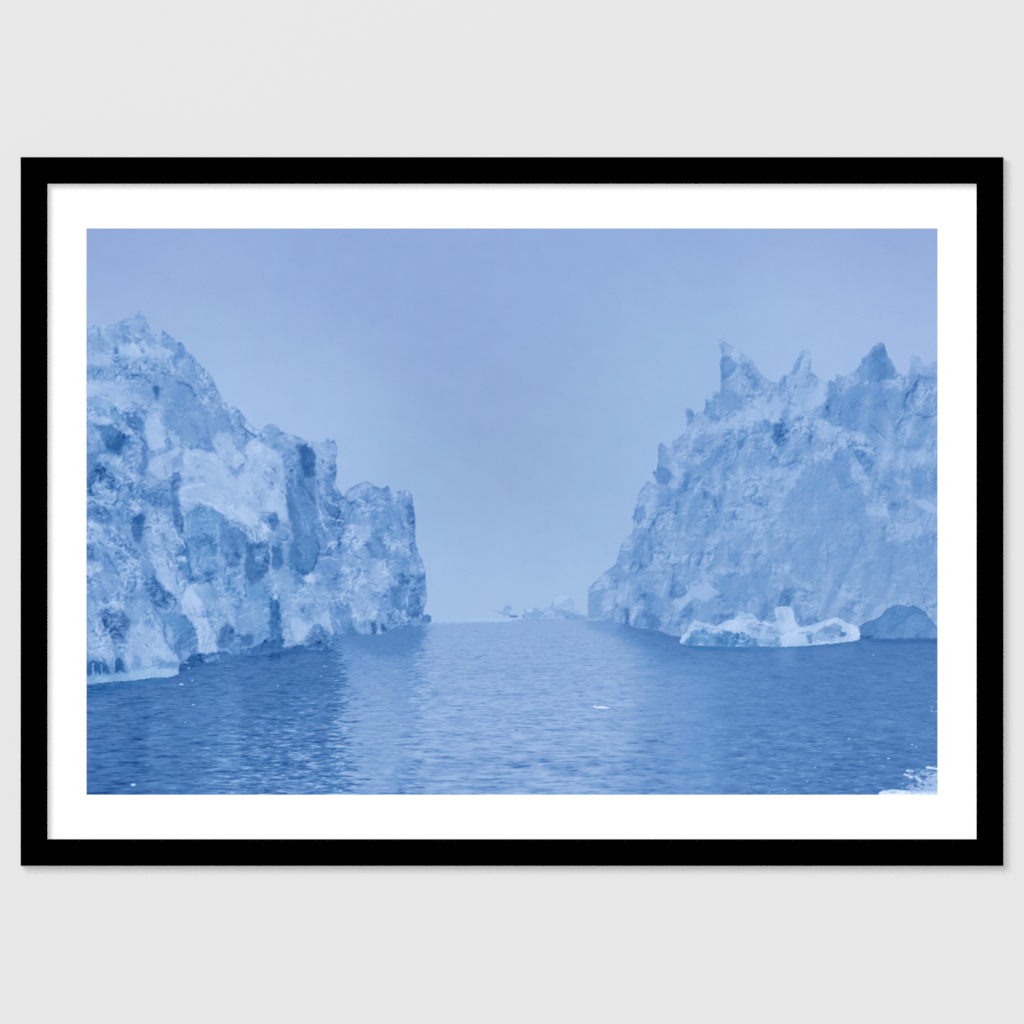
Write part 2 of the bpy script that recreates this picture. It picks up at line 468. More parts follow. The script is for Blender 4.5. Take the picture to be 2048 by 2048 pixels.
    # floating ice crumbs
    SP = """C 1055,657 12 6 7|C 1090,773 13 6 7|C 985,810 32 12 6.8|C 1100,1007 18 7 8|C 815,1208 10 6 8|C 520,1778 32 15 8.4|C 125,1048 12 6 5.5|C 1915,825 10 7 6|C 1025,1180 12 7 5.5|C 900,1812 60 6 5|C 650,1590 30 5 5.3
E 530,733 12 7 6|E 500,828 20 6 6|E 80,920 14 8 6|E 1295,1060 12 5 6.5|K 1185,380 10 9 6|K 1625,503 10 6 6|K 950,1190 18 5 8|K 1330,1380 16 6 9|K 1560,1245 18 7 7|K 1595,1265 12 6 7|K 625,1465 10 6 7|K 1790,927 12 6 7.5|K 1750,925 18 5 6.5|K 1795,832 10 5 6.5|K 1750,885 20 5 5.5|K 335,1680 18 5 7|K 185,1700 10 6 6.5|K 550,1600 12 6 6.8|K 735,1605 10 6 6.5|K 1190,1350 40 10 4.6|K 1280,1458 18 5 6"""
    for q in SP.replace('\n', '|').split('|'):
        w, p, a, b, v = q.split(); c = read_pts(w, [p])[0]; a = float(a) / ZS * .75 + .3; b = float(b) / ZS * .75 + .3
        s = box(np.array([c]), 16, X, Y)
        m = 1 - sstep(.55, 1.25, np.hypot((X[s] - c[0]) / a, (Y[s] - c[1]) / b))
        Vw[s] += (float(v) - Vw[s]) * m
    for P, v, w in (('F 1680,1020 1710,1035 1760,1040 1820,1040', 9.5, 14), ('F 1720,1030 1760,1025 1800,1032', 9.5, 10), ('F 574,541 588,540', 2, 7), ('F 922,1250 938,1250', 2, 9), ('F 532,295 546,297', 4.2, 8),
                    ('E 875,658 885,657', 2.4, 7), ('K 1395,1572 1430,1572', 1.2, 9), ('K 1440,1575 1460,1573', 1.2, 9), ('K 810,1436 835,1436', 1.2, 9), ('K 230,1338 245,1340', 1.6, 11), ('K 305,1338 315,1340', 1.6, 11),
                    ('F 1720,1052 1830,1050', 4.4, 8)):
        tk = P.split(); Q = read_pts(tk[0], tk[1:]); s = box(Q, 8, X, Y)
        a = 1 - sstep(w / ZS * .15, w / ZS * .5 + .8, line_dist(Q, X[s], Y[s]))
        Vw[s] += (v - Vw[s]) * a
    # churned foam at the near corner
    fm = cover(X, Y, read_pts('K', '1225,1760 1240,1705 1290,1685 1400,1682 1520,1690 1600,1700 1900,1690 1900,1780'.split()), 1.2, WX * .8, WY * .5)
    Vw += (9.3 + .9 * fbm(X / 9, Y / 4, 151, 2) - .9 * np.maximum(rip2 - .5, 0) - Vw) * fm; Hw *= 1 - fm
    fz = cover(X, Y, read_pts('K', '1440,1640 1500,1560 1500,1490 1560,1480 1700,1450 1900,1440 1900,1720 1500,1700'.split()), 5, WX * 2, WY)
    near = sstep(1500, 1850, (X - 1500) * ZS + ((Y - 1230) * ZS - 1600) * 1.3)
    fo = sstep(.36 - .75 * near, .85 - .55 * near, ridged(X / 17 + WX * .1, Y / 7.5 + WY * .1, 155, 3) * .45 + .25 * fbm(X / 7, Y / 3.5, 158, 2))
    Vw += (7.9 + .8 * grit * .4 - Vw) * fo * fz * .8
    for P, v, w in (('K 1700,1465 1740,1470 1780,1478 1815,1480', 9.6, 20), ('K 1510,1500 1560,1502', 8.8, 14), ('K 1490,1532 1520,1545 1555,1560', 9.4, 16), ('K 1590,1555 1625,1585 1650,1592', 9, 14),
                    ('K 1750,1542 1790,1542', 8.5, 12), ('K 1640,1520 1690,1525', 6.5, 10)):
        tk = P.split(); Q = read_pts(tk[0], tk[1:]); s = box(Q, 8, X, Y)
        a = 1 - sstep(w / ZS * .2, w / ZS * .55 + .8, line_dist(Q, X[s] + WX[s] * .6, Y[s] + WY[s] * .6))
        Vw[s] += (v - Vw[s]) * a
    put(wm, Vw, Hw)
    # ---- low far ice on the water line
    Vf = np.full_like(V, np.nan); acc = np.zeros_like(V); Vb = np.full_like(V, 6.9); Hb = np.zeros_like(V)
    keepV = Vb.copy(); one = np.ones_like(V)
    lay(Vb, Hb, one, '\n'.join(l for l in STROKES.splitlines() if l[:1] == 'F'), X, Y, WX, WY, .5, RG * .5)
    m = np.clip(np.abs(Vb - keepV) * 4 + np.abs(Hb) * 3, 0, 1)
    put(m, Vb + rel * .12, Hb)
    # ---- the ice cliffs
    EW = 1.0 * perlin(X / 6, Y / 6, 171) + .9 * perlin(X / 2.9, Y / 2.9, 172)
    EH = 1.0 * perlin(X / 6, Y / 6, 173) + .9 * perlin(X / 2.9, Y / 2.9, 174)
    mR = cover(X, Y, SH['R1'], .8, EW, EH)
    m2 = cover(X, Y, SH['L2'], .8, EW, EH)
    m1 = cover(X, Y, SH['L1'], .8, EW, EH)
    V = np.full_like(V, 5.1); H = np.zeros_like(H)
    V = np.where(X < 900, 4.75, 5.1).astype(np.float32)
    V += .7 * sstep(900, 650, Y)
    one = np.ones_like(V)
    coarse, fine_ = STROKES.split('#detail')
    lay(V, H, one, '\n'.join(l for l in coarse.splitlines() if l[:1] in 'ABCDEGHIJ'), X, Y, WX, WY, 1.0, RG, 1.35)
    # let neighbouring facets turn softly into each other, keep the core of every edge
    e1_ = blur(V, 3.2 / px); e2_ = blur(V, 9.0 / px)
    V = V * .42 + e1_ * .36 + e2_ * .22 + .22 * np.tanh((V - e2_) * 1.2); H = H * .5 + blur(H, 6 / px) * .5
    V = V - .12 * sstep(980, 1080, Y) * (X < 900)
    V = np.where(X < 900, 5.0 + (V - 5.0) * 1.13, 5.1 + (V - 5.1) * 1.08)
    lay(V, H, one, '\n'.join(l for l in fine_.splitlines() if l[:1] in 'ABCDEGHIJ'), X, Y, WX, WY, 1.0, RG, 1.5)
    aL, aR = 1.15, .80
    SM = np.ones_like(V)
    for ln in SMOOTH.strip().splitlines():
        tk = ln.split(); m = cover(X, Y, read_pts(tk[0], tk[3:]), float(tk[2]) / 2.5, WX * 2, WY * 2)
        SM += (float(tk[1]) - SM) * m
    ampm = np.where(X < 1000, aL, aR) 
    V, H = ice(None, V, H, ampm, 0, SM)
    top = np.where(X > 1000, 6.6, 8.0)
    V = np.where(V > top - .6, top - .6 + .9 * np.tanh((V - top + .6) / .9), V)
    # mist gathers in front of the far tops
    veil = np.where(X > 1000, .10 * sstep(800, 690, Y), .10 * sstep(760, 640, Y))
    V = V + (6.9 - V) * veil
    vs2 = V.copy()
    put(mR, V, H); put(m2, V, H); put(m1, V, H)
    mist = np.exp(-((X - 1165) / 60) ** 2) * sstep(1120, 1230, Y) * sstep(1250, 1236, Y) * .15
    img = img * (1 - mist[..., None]) + np.array((165., 191., 230.)) * mist[..., None]
    # ---- the dark low block and the bright floe before the right cliff
    for key, text, base, am in (('D1', DARKBERG, 3.3, .45), ('F1', FLOE, 7.3, .85)):
        V = np.full_like(V, base); H = np.zeros_like(H)
        m = cover(X, Y, SH[key], .7, EW * .8, EH * .8)
        lay(V, H, one, text, X, Y, WX, WY, .7, RG * (1.0 if key == 'F1' else .15), 1.5 if key == 'F1' else 1.0)
        V, H = ice(None, V, H, am, .3)
        put(m, V, H)
    # paper-fine grain of the print
    g = perlin(X / 2.2, Y / 2.2, 181) * 1.6 + perlin(X / 4.5, Y / 4.5, 183) * 1.2
    img = img + g[..., None]
    edge = np.exp(-(Y - PY0) / 1.2) * .10 + np.exp(-(X - PX0) / 1.2) * .06 + np.exp(-(PX1 - X) / 1.6) * .10  # mat-edge shadow painted into the ink along top, left and right rims
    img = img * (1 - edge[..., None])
    return np.clip(img, 0, 255)

STROKES = '''
A 4.8 -.4 25 62,1110 200,1120 240,1200 220,1290 62,1300
A 5.2 -.6 15 230,1050 420,1010 560,1020 640,1080 560,1140 300,1120
A 4.2 -.5 8 440,1040 500,1010 520,1050 470,1090
A 4.2 -.5 8 590,1050 640,1050 650,1090 600,1090
A 4.3 -.4 14 350,1130 500,1110 620,1150 570,1200 430,1190
A 3.0 -.1 8 330,1230 370,1240 375,1300 335,1310
A 6.6 -.4 14 380,1220 600,1210 850,1270 920,1310 880,1330 700,1320 500,1340 400,1300
A 6.5 -.3 18 62,1310 330,1290 300,1400 62,1420
A 5.0 -.5 12 570,1220 640,1230 620,1280 580,1270
A- 4.4 -.6 12 300,1390 350,1430 390,1400 440,1440
A- 4.6 -.6 10 370,1350 450,1360 520,1340
A- 4.6 -.5 12 620,1440 700,1410 770,1410
A 4.3 -.2 8 780,1200 800,1075 850,1105 940,1185 985,1185 1040,1280 960,1370 920,1340 900,1270 830,1220
A 3.3 0 8 920,1290 960,1240 1040,1290 1020,1340 930,1370
A 5.2 -.3 10 1020,1300 1100,1300 1155,1385 1100,1400 1040,1370
A 4 -.2 6 1130,1400 1180,1400 1225,1455 1180,1470
A- 3.4 -.2 12 880,1330 915,1390 950,1470
A 4.4 -.3 14 370,1460 470,1450 560,1510 480,1540 380,1530
A 4.5 -.2 14 600,1500 700,1490 860,1490 930,1560 1040,1580 1110,1650 1160,1760 1190,1932 780,1932 800,1780 740,1750 680,1650 640,1560
A 1.5 0 10 705,1610 760,1590 790,1640 770,1745 725,1710
A 5.0 0 14 780,1800 900,1780 1000,1830 980,1932 820,1932
A- 5.8 0 10 860,1740 940,1765 1010,1762
A 5.2 -.4 10 1030,1500 1100,1520 1260,1700 1280,1850 1230,1850 1190,1800 1120,1650
A 4.6 -.3 8 1290,1560 1365,1700 1425,1775 1435,1932 1300,1932 1270,1780 1240,1620
A- 5.9 -.2 8 1100,1530 1200,1620 1260,1740 1290,1900
A 5.2 0 10 1450,1815 1500,1800 1600,1915 1620,1932 1450,1932
A 4.7 .1 12 62,1430 300,1430 340,1490 310,1560 180,1550 62,1490
A- 3.6 -.3 10 125,1500 140,1610
A 6.4 -.5 14 62,1560 350,1560 500,1660 600,1700 620,1800 480,1830 350,1760 200,1710 62,1720
A 5.0 0 8 430,1560 540,1600 510,1680
A 5.8 .3 12 62,1740 250,1730 480,1840 450,1932 62,1932
A 4 .4 6 270,1830 340,1800 400,1880 380,1932 300,1932
A- 7.3 .1 14 340,1770 420,1830 480,1870
A 2.9 0 8 450,1932 540,1870 600,1932
A 5.7 -.3 14 660,1830 740,1790 800,1850 800,1932 650,1932
B 4.3 .1 20 62,60 620,0 660,300 640,900 480,1000 350,1300 62,1300
B 6.9 .1 8 100,80 220,60 330,110 290,140 140,130
B 2.9 .3 10 130,150 370,130 400,200 520,260 500,300 440,330 400,440 250,410 220,280 160,200
B 2.3 .3 10 240,230 380,230 430,290 380,400 250,380
B 2.9 0 8 460,90 540,50 610,110 620,180 560,240 480,190
B 5.9 -.2 8 380,130 430,120 520,210 500,250 400,220
B 5.5 -.2 10 80,150 210,220 180,280 150,380 90,300
B 3.2 -.1 12 62,420 180,420 200,560 160,600 62,620
B 5.6 0 10 210,420 330,440 430,500 440,560 330,560 220,500
B 1.0 0 8 170,550 260,560 270,680 170,680
B 2.8 .1 10 62,600 160,600 160,700 62,760
B 2.7 .2 8 270,620 330,600 350,720 300,760 270,700
B 6.5 0 6 350,640 400,640 410,665 370,675
B 5 -.3 10 440,480 620,250 640,330 600,500 590,800 560,860 500,820 440,600
B 3.2 -.1 10 600,260 660,340 660,560 600,720 580,700 590,450
B 6.7 -.2 8 640,90 760,70 850,260 870,370 700,420 660,330 630,180
B 5.2 -.3 6 700,400 830,350 800,430 700,430
B 3.4 .1 6 850,270 890,290 890,370 865,390
B 6.1 0 8 830,130 880,150 960,240 980,320 920,350 880,300
B 6.4 -.5 8 690,480 870,400 950,350 1020,400 1020,480 980,590 890,620 850,690 760,680 660,580
B 4.8 -.6 10 980,400 1030,400 1000,560 900,580 880,520
B 4.6 0 14 610,640 860,690 890,780 700,780 600,760
B 3.4 .1 14 600,760 850,760 900,900 850,960 700,930 610,850
B 5.0 .1 14 650,940 850,960 930,1050 900,1100 660,1080
B 2.8 0 8 890,620 985,590 975,700 950,850 970,960 1010,1050 1000,1180 960,1220 900,1100 900,900 890,800
B 4.6 -.2 14 840,0 1440,0 1440,200 1350,200 1300,300 1200,300 1000,280 900,230 830,130
B 5 -.3 12 1020,20 1150,60 1210,150 1100,130
B 4.8 -.1 8 1210,60 1300,0 1340,200 1270,260
B 3.8 0 8 1180,250 1240,280 1350,460 1270,440 1200,400
B 6.7 -.2 14 990,620 1010,420 1050,340 1200,380 1300,430 1400,520 1500,650 1600,560 1600,440 1480,300 1550,280 1700,290 1932,400 1932,980 1750,1000 1760,1100 1860,1160 1860,1190 1800,1190 1790,1270 1700,1300 1640,1200 1500,1080 1400,1030 1330,950 1200,920 1060,950 1000,960 970,850
B 6.5 -.4 8 1350,200 1450,230 1530,380 1600,440 1580,520 1480,560 1400,520 1340,420 1280,300
B 4.8 -.2 8 1530,50 1580,150 1720,280 1640,300 1600,400 1540,370 1500,290 1540,200
B 5.9 0 6 1455,0 1530,30 1530,200 1460,130
B 6.2 -.2 6 1600,90 1700,190 1760,290 1700,290 1600,180
B 5 .1 6 1770,280 1790,170 1850,140 1932,170 1932,340 1880,350
B 6.6 -.3 20 1380,680 1560,720 1620,800 1500,830 1300,780
B 6.2 -.4 20 1380,800 1550,780 1620,880 1450,900
B 5.4 -.3 7 1040,650 1110,640 1110,690 1050,700
B 5.4 -.2 7 1150,640 1210,630 1200,690 1160,690
B 5 -.1 6 1120,540 1170,530 1160,565 1125,565
B- 4.2 0 14 1480,300 1540,380 1610,450 1600,510 1575,540
B- 4.5 -.1 12 1500,600 1530,650
B- 5 -.1 8 1640,580 1700,600
B- 4.6 0 14 1040,340 1060,380 1110,350
B 5.7 -.3 22 1850,500 1932,470 1932,900 1850,700 1780,560
B- 5.0 -.1 14 1690,800 1740,850 1760,930
B- 4.8 -.1 14 1760,980 1780,1030 1730,1060
B 7.6 -.1 10 1560,900 1720,1000 1760,1120 1640,1090 1500,980
B 7.8 0 8 1750,1080 1860,1160 1860,1190 1790,1180
B 5.4 .1 10 1620,1200 1700,1180 1790,1270 1700,1310 1640,1270
B 4.3 .4 8 1010,1050 1060,960 1200,920 1330,950 1400,1030 1420,1080 1350,1100 1340,1500 1330,1600 1150,1650 1070,1500 1050,1330
B 3.7 .3 12 1090,1230 1300,1200 1330,1300 1150,1380
B- 5.9 .2 9 1040,990 1080,950 1200,920 1330,950
B- 5.6 .1 9 1130,1040 1200,1070 1300,1040 1370,1060
B- 5.8 .2 9 1100,1160 1220,1175 1340,1170
B- 5.9 .2 9 1160,1340 1240,1310 1340,1270
B- 5.5 .2 9 1110,1490 1200,1460 1330,1430
B 3.4 0 8 1350,1100 1380,1000 1420,1080 1480,1060 1600,1170 1640,1280 1600,1350 1590,1430 1360,1400
B 5.2 0 10 1430,1070 1540,1080 1600,1150 1500,1130
B 2.5 .1 9 1600,1290 1840,1260 1840,1400 1820,1560 1700,1700 1610,1700 1590,1500
B 4.1 .1 10 1680,1340 1800,1330 1780,1480 1690,1450
B 3 0 12 1400,1400 1520,1380 1520,1500 1400,1560
B 2.5 0 8 1820,1040 1870,980 1932,1030 1932,1170 1880,1160
B 3.1 .1 10 1840,1320 1932,1300 1932,1560 1850,1540
B 5.2 .2 12 1400,1520 1580,1500 1590,1750 1420,1800
B- 5.9 0 10 1510,1660 1540,1720 1570,1750
B 4.3 .4 16 1590,1700 1800,1640 1932,1800 1932,1932 1600,1932
B 5.9 0 12 62,830 250,850 350,800 350,870 200,940 62,890
B 6 -.1 10 150,700 230,720 350,830 300,840 200,780
B- 6.4 0 12 160,700 250,790 340,820
B- 6.2 0 12 120,840 200,900 260,870
B 3.4 0 12 62,930 300,930 380,1000 300,1080 62,1060
B 6 0 8 480,860 590,870 580,960 560,1040 470,1000
B 2.2 .2 10 500,1060 570,990 650,980 640,1130 590,1280 540,1270
B 5.7 0 14 62,1070 240,1100 280,1240 420,1330 510,1430 500,1650 400,1650 280,1400 150,1280 62,1290
B 3.6 .1 10 240,1140 300,1150 290,1220 250,1210
B 3.1 .1 8 62,1290 120,1310 180,1460 62,1440
B 4.4 .1 12 370,1370 470,1350 500,1440 440,1500
B 6 0 8 62,1460 200,1480 220,1520 90,1600 62,1590
B 5.6 -.1 12 640,1100 880,1060 960,1250 1020,1320 1040,1500 1000,1600 1080,1700 1200,1880 1220,1932 980,1932 960,1800 850,1750 760,1650 660,1380
B 6.5 -.1 8 680,1350 860,1480 1020,1720 960,1790 840,1740 730,1560
B 7.4 -.1 8 1010,1750 1080,1700 1210,1890 1220,1932 1000,1932
B- 3.5 0 10 670,1130 780,1210 820,1300
B- 3.6 0 12 700,1340 740,1400
B 3.5 .1 6 920,1260 1030,1310 1020,1420 920,1410
B 4 .5 6 930,1440 1030,1450 1060,1560 1030,1620 950,1540
B 7.6 0 5 980,1410 1040,1430 1040,1480 1000,1460
B 2.7 .6 8 1000,1220 1060,1330 1080,1500 1110,1640 1070,1680 1040,1500
B 2.8 .1 8 700,1590 760,1640 850,1760 940,1800 980,1932 760,1932 690,1830 680,1680
B 4.3 .2 14 510,1440 680,1560 680,1932 450,1932 520,1650
B 4.8 0 16 62,1650 250,1550 450,1700 450,1932 62,1932
B- 3.6 0 12 280,1420 330,1500 400,1620
B 5.4 .3 14 1080,1690 1300,1650 1500,1750 1600,1932 1220,1932
B 3.8 .4 10 1100,1560 1250,1560 1330,1640 1150,1680
B 7 .1 8 1300,1840 1420,1810 1430,1860 1340,1910
C 5.2 .2 18 62,0 980,0 980,600 62,590
C 6.8 -.1 10 150,60 250,20 400,20 460,120 400,90 300,60 200,130
C 4.6 -.5 16 150,120 240,110 300,330 230,330 130,250
C 3.3 -.8 14 220,110 330,60 440,110 490,250 440,380 380,440 290,330 200,250
C 2.8 -.6 12 280,130 400,130 400,190 300,190
C 6 -.1 12 80,280 160,320 200,470 180,560 100,520
C 3.9 0 8 62,530 100,520 110,590 62,600
C 6.4 0 10 490,260 720,200 850,350 880,470 950,530 950,620 760,560 720,500 700,560 690,640 600,640 580,550 520,560 500,650 460,560
C 7.2 0 8 730,480 830,430 890,520 870,570 790,560
C 5.5 .2 10 640,80 760,100 820,260 820,380 700,300
C 4 .5 8 780,130 900,110 1040,150 1080,260 1000,330 900,400 860,300 830,230
C 5.8 .1 7 840,240 890,270 910,420 850,400
C- 2.6 .2 13 740,90 790,170 820,240 830,380 890,470
C 2.6 .1 8 690,0 850,0 880,60 830,90 740,60
C 7.0 -.2 6 980,0 1180,0 1220,130 1240,200 1320,330 1320,500 1230,520 1160,500 1150,380 1100,220 1010,150
C- 4.8 -.2 9 1090,60 1150,160 1220,150
C 3.2 .1 8 1040,290 1110,270 1140,350 1140,430 1100,540 1050,600 960,590 900,470 940,400
C- 5.6 .1 9 1135,345 1080,380 1000,440
C- 5.5 .1 9 1140,420 1060,480
C 5.0 .2 8 980,480 1060,500 1090,550 1040,595 980,580
C 5.8 .1 8 1220,0 1480,0 1500,160 1510,310 1480,280 1430,170 1350,280 1300,300
C- 4.4 .1 12 1260,60 1300,100 1260,160
C 4.9 .2 10 1500,160 1540,0 1740,0 1850,120 1850,280 1800,380 1720,440 1660,400 1750,250 1690,300 1560,320
C 2.7 0 8 1340,330 1370,260 1425,190 1480,260 1520,340 1560,340 1640,320 1690,330 1690,400 1640,440 1500,470 1330,460
C 4.2 .2 10 1480,370 1550,380 1540,450 1440,470
C 4.6 .2 10 1680,320 1760,260 1790,380 1720,440
C 3.5 .6 10 1850,0 1932,0 1932,350 1860,300
C 1.8 .3 8 1110,500 1240,525 1330,500 1430,480 1600,470 1720,440 1800,390 1932,350 1932,500 1700,525 1380,600 1240,608 980,605
C 3.7 .3 6 1430,485 1660,480 1670,520 1440,525
C 4.5 .3 5 1220,560 1290,540 1360,520 1350,570 1280,590 1230,605
C 4.8 .2 8 62,590 950,610 960,660 62,740
C 1.8 .5 10 62,590 120,570 240,600 300,640 290,700 62,730
C 2.2 .5 8 320,600 400,540 430,620 450,690 320,700
C 5.6 .6 6 62,740 300,720 460,700 470,775 260,795 62,815
C 6 .5 5 480,690 740,650 960,650 960,715 860,745 560,770 475,772
C 6.9 .2 6 750,660 950,655 955,710 850,740 760,730
C 4.6 .1 6 740,580 960,590 960,650 760,650
C 6.6 0 6 440,560 510,560 500,670 480,670
C 6.3 .1 6 590,560 690,560 690,640 610,640
C- 6.8 .2 7 700,530 730,580 750,640
C- 3.6 .6 8 290,620 300,720
D 6.7 -.2 12 0,330 60,390 130,440 150,640 170,900 215,1080 180,1160 90,1100 60,1000 0,960
D 5.6 -.4 14 0,520 60,480 120,560 110,700 0,760
D 5.2 -.1 10 0,150 60,150 150,230 250,340 230,400 130,350 30,360 0,330
D 6 -.3 7 150,215 400,320 460,400 420,370 350,330 260,340 200,290
D 3.3 0 8 260,350 350,330 420,370 440,420 440,700 430,800 470,950 500,1150 480,1280 490,1350 410,1560 300,1500 200,1500 230,1250 180,1000 160,700 150,620 200,540 280,480
D 3.9 0 10 130,450 180,400 260,400 280,500 200,560 150,610
D 5.5 0 6 210,440 250,440 250,500 220,480
D 1.8 -.1 9 290,365 350,335 420,380 440,440 440,640 350,650 310,560 300,450
D 3.9 .1 14 260,800 380,860 440,1100 350,1200 250,1050
D 3.4 .3 12 190,1280 350,1260 470,1400 410,1560 220,1600 180,1450
D- 2.3 0 14 300,680 400,830 480,960
D- 1.6 .4 17 450,1270 490,1350 450,1450 410,1550
D- 2.6 .1 14 420,1100 440,1200
D 5.7 -.4 8 440,420 400,310 540,265 640,280 655,430 580,450 560,580 530,560
D 6.2 -.3 8 500,490 560,500 560,580 520,580
D 3.2 -.1 8 560,560 640,500 650,600 630,690 590,640
D 3.7 0 8 530,600 580,650 640,740 715,850 640,890 560,850 520,760
D 5.6 -.2 7 600,660 700,790 715,830 620,770
D 4.8 -.2 10 440,600 520,640 530,850 560,1000 500,1100 450,950
D- 3.1 0 12 480,800 500,950 540,1080
D 4.8 0 10 560,830 650,880 760,900 740,980 640,930 560,890
D 3.3 0 8 550,890 640,930 740,970 740,1060 650,1080 560,1020
D- 6.2 0 10 545,870 640,920 740,985
D- 6.2 0 8 570,1030 620,1070 690,1090
D 3.9 0 12 500,1080 720,1080 700,1200 660,1300 650,1390 580,1400 480,1250
D 5.4 -.1 10 500,1280 640,1270 640,1330 540,1350
D- 2.8 0 12 510,1180 540,1250
D 2.9 0 8 650,1190 700,1180 670,1350 700,1390 660,1400
D- 3 0 13 800,900 780,990 740,1080
D 4.4 0 12 450,1500 560,1400 700,1400 700,1700 650,1800 550,1720 430,1700
D 3.7 0 12 560,1480 630,1490 660,1740 560,1740
D 5.5 .2 12 0,1500 200,1600 300,1700 500,1700 600,1800 560,1932 100,1932 0,1800
D 6.2 0 10 300,1580 430,1560 530,1620 420,1660 320,1650
D 1.6 .8 8 0,1790 60,1830 100,1880 90,1932 0,1932
D 2.8 .2 9 10,1320 120,1340 130,1500 60,1560 10,1500
D 2.3 0 8 0,1000 60,980 100,1080 100,1160 30,1180 0,1100
D 5 -.1 12 100,1060 215,1080 180,1180 100,1240 60,1190
D 3.4 .3 10 210,1500 400,1550 300,1680 230,1660
D 6.1 -.3 10 740,800 920,700 1000,730 900,800 820,870 760,880
D 4.3 0 12 850,840 1000,750 1060,760 1150,740 1160,880 1120,1000 980,1010 850,930
D 4.9 .1 14 800,930 1000,1010 1150,1000 1090,1090 850,1060
D- 3.5 0 10 860,925 930,930
D 3.7 -.3 7 1095,790 1130,735 1155,740 1155,880 1110,880
D 5.8 -.5 10 1170,800 1340,790 1360,860 1200,870
D 4.2 -.2 12 1190,960 1300,940 1330,1160 1200,1100
D 3.6 -.3 9 1320,900 1380,850 1400,1050 1405,1250 1390,1400 1340,1350 1330,1100
D 4.8 .5 10 1090,1090 1190,1090 1180,1190 1100,1180
D 5.9 -.1 14 740,1100 1000,1100 980,1250 900,1300 1000,1450 1280,1700 1100,1700 960,1900 740,1800 700,1400
D 4.1 0 10 1000,1170 1080,1140 1140,1260 1080,1300 930,1300
D 4.8 0 10 740,1150 820,1170 830,1250 770,1230
D 4.6 0 10 700,1290 780,1290 830,1370 720,1370
D 5.8 -.1 12 1130,1200 1330,1250 1350,1380 1180,1340 1080,1300
D 4.3 0 12 980,1360 1200,1370 1380,1440 1300,1520 1100,1430
D- 3.4 0 12 980,1370 1010,1400
D 3.5 .1 12 1250,1590 1500,1560 1510,1850 1490,1932 1130,1932 1080,1750 1240,1700
D 5.0 0 10 1390,1480 1470,1490 1490,1590 1400,1580
D 2.3 0 10 1380,1700 1460,1720 1440,1800 1370,1780
D- 4.9 -.3 14 1500,1640 1505,1750 1480,1900
E 2.4 .6 10 0,80 60,100 100,250 130,460 0,470
E 6 .1 10 130,100 300,60 480,100 500,250 600,420 500,330 420,350 390,370 330,470 270,530 140,530 130,250
E 5 0 10 270,150 430,130 480,250 440,320 330,300
E 7 0 7 205,300 260,235 390,370 330,460 260,510 210,420
E 3 -.2 8 400,370 430,330 490,320 510,360 580,400 600,440 590,500 480,520 330,500 390,440
E 1.7 .2 8 0,470 130,470 140,540 300,530 480,500 600,480 560,580 430,575 300,600 0,610
E- 3.4 .3 9 320,560 440,560
E- 3 .2 8 0,580 140,575
E 4.6 0 14 600,0 700,0 740,150 800,200 820,330 700,440 620,430 640,250
E 5.8 0 10 700,0 760,0 780,120 720,130
E 3.6 -.1 10 690,300 800,290 850,420 710,430
E 6.4 0 8 500,230 560,210 600,330 610,420 560,380
E 6.3 -.1 12 760,100 900,50 1050,100 1060,200 1000,280 900,320 800,250
E 5.4 .2 10 810,330 970,320 980,420 870,430
E 4.1 .1 14 1050,0 1510,0 1490,200 1440,330 1200,370 1150,400 1100,200
E 3 .1 12 1300,50 1450,50 1450,280 1330,250
E 5 0 10 1180,160 1280,220 1330,310 1200,350
E 5.2 0 8 1280,180 1320,200 1330,300 1290,280
E 1.9 .1 5 980,290 1030,290 1030,430 985,430
E 2.2 .5 6 1070,330 1110,330 1140,400 1060,410
E 5 0 6 1030,310 1060,300 1070,400 1040,420
E- 2.4 0 10 620,435 870,432 980,425 1060,430 1150,405
E 2.3 0 6 1150,400 1200,372 1370,340 1460,350 1480,372 1300,385
E 4.5 -.2 8 1460,60 1515,100 1490,200 1440,280
E 3.3 0 5 1440,290 1480,235 1560,250 1555,310 1460,320
G 4.2 -.3 6 1340,120 1400,210 1380,240 1365,220
G 5.9 -.5 7 1345,100 1590,240 1680,300 1600,310 1400,240 1400,160
G 3.7 -.2 8 1345,290 1400,240 1540,350 1480,430 1360,520 1350,380
G 5.5 -.6 14 1540,280 1680,300 1760,440 1900,530 1900,640 1700,600 1700,500 1600,400
G 4.4 -.2 12 1560,420 1700,430 1750,560 1700,580 1600,520
G 4.3 -.3 9 1520,320 1640,330 1640,370 1560,380
G 5.4 -.4 9 1360,500 1540,420 1550,560 1400,590
G 4.5 .1 12 1350,600 1540,600 1560,760 1540,800 1360,760
G 3.9 .2 6 1210,670 1330,700 1310,800 1350,880 1240,870 1190,790
G 4.6 0 6 1275,610 1350,620 1350,700 1280,680
G 4.4 -.1 7 1015,760 1100,790 1105,850 1040,930 1025,920
G 6.3 -.2 16 1040,940 1240,880 1400,880 1600,760 1932,600 1932,850 1500,960 1300,1000 1000,1060 900,1110
G- 4.8 0 12 1120,820 1130,880
G 4.8 .1 8 1780,640 1860,630 1860,700 1820,720
G 4.8 0 7 1440,820 1500,800 1510,840 1460,850
G- 4.4 0 12 1620,900 1720,890 1740,920
G- 4.6 0 12 1250,900 1330,910
G 5.9 -.4 12 890,1090 1100,1060 1100,1200 900,1280 850,1200
G 5.0 -.2 12 1150,1050 1300,1000 1440,980 1400,1080 1250,1120 1160,1190
G 4.8 -.2 8 750,1130 780,1085 850,1160 870,1290 760,1300
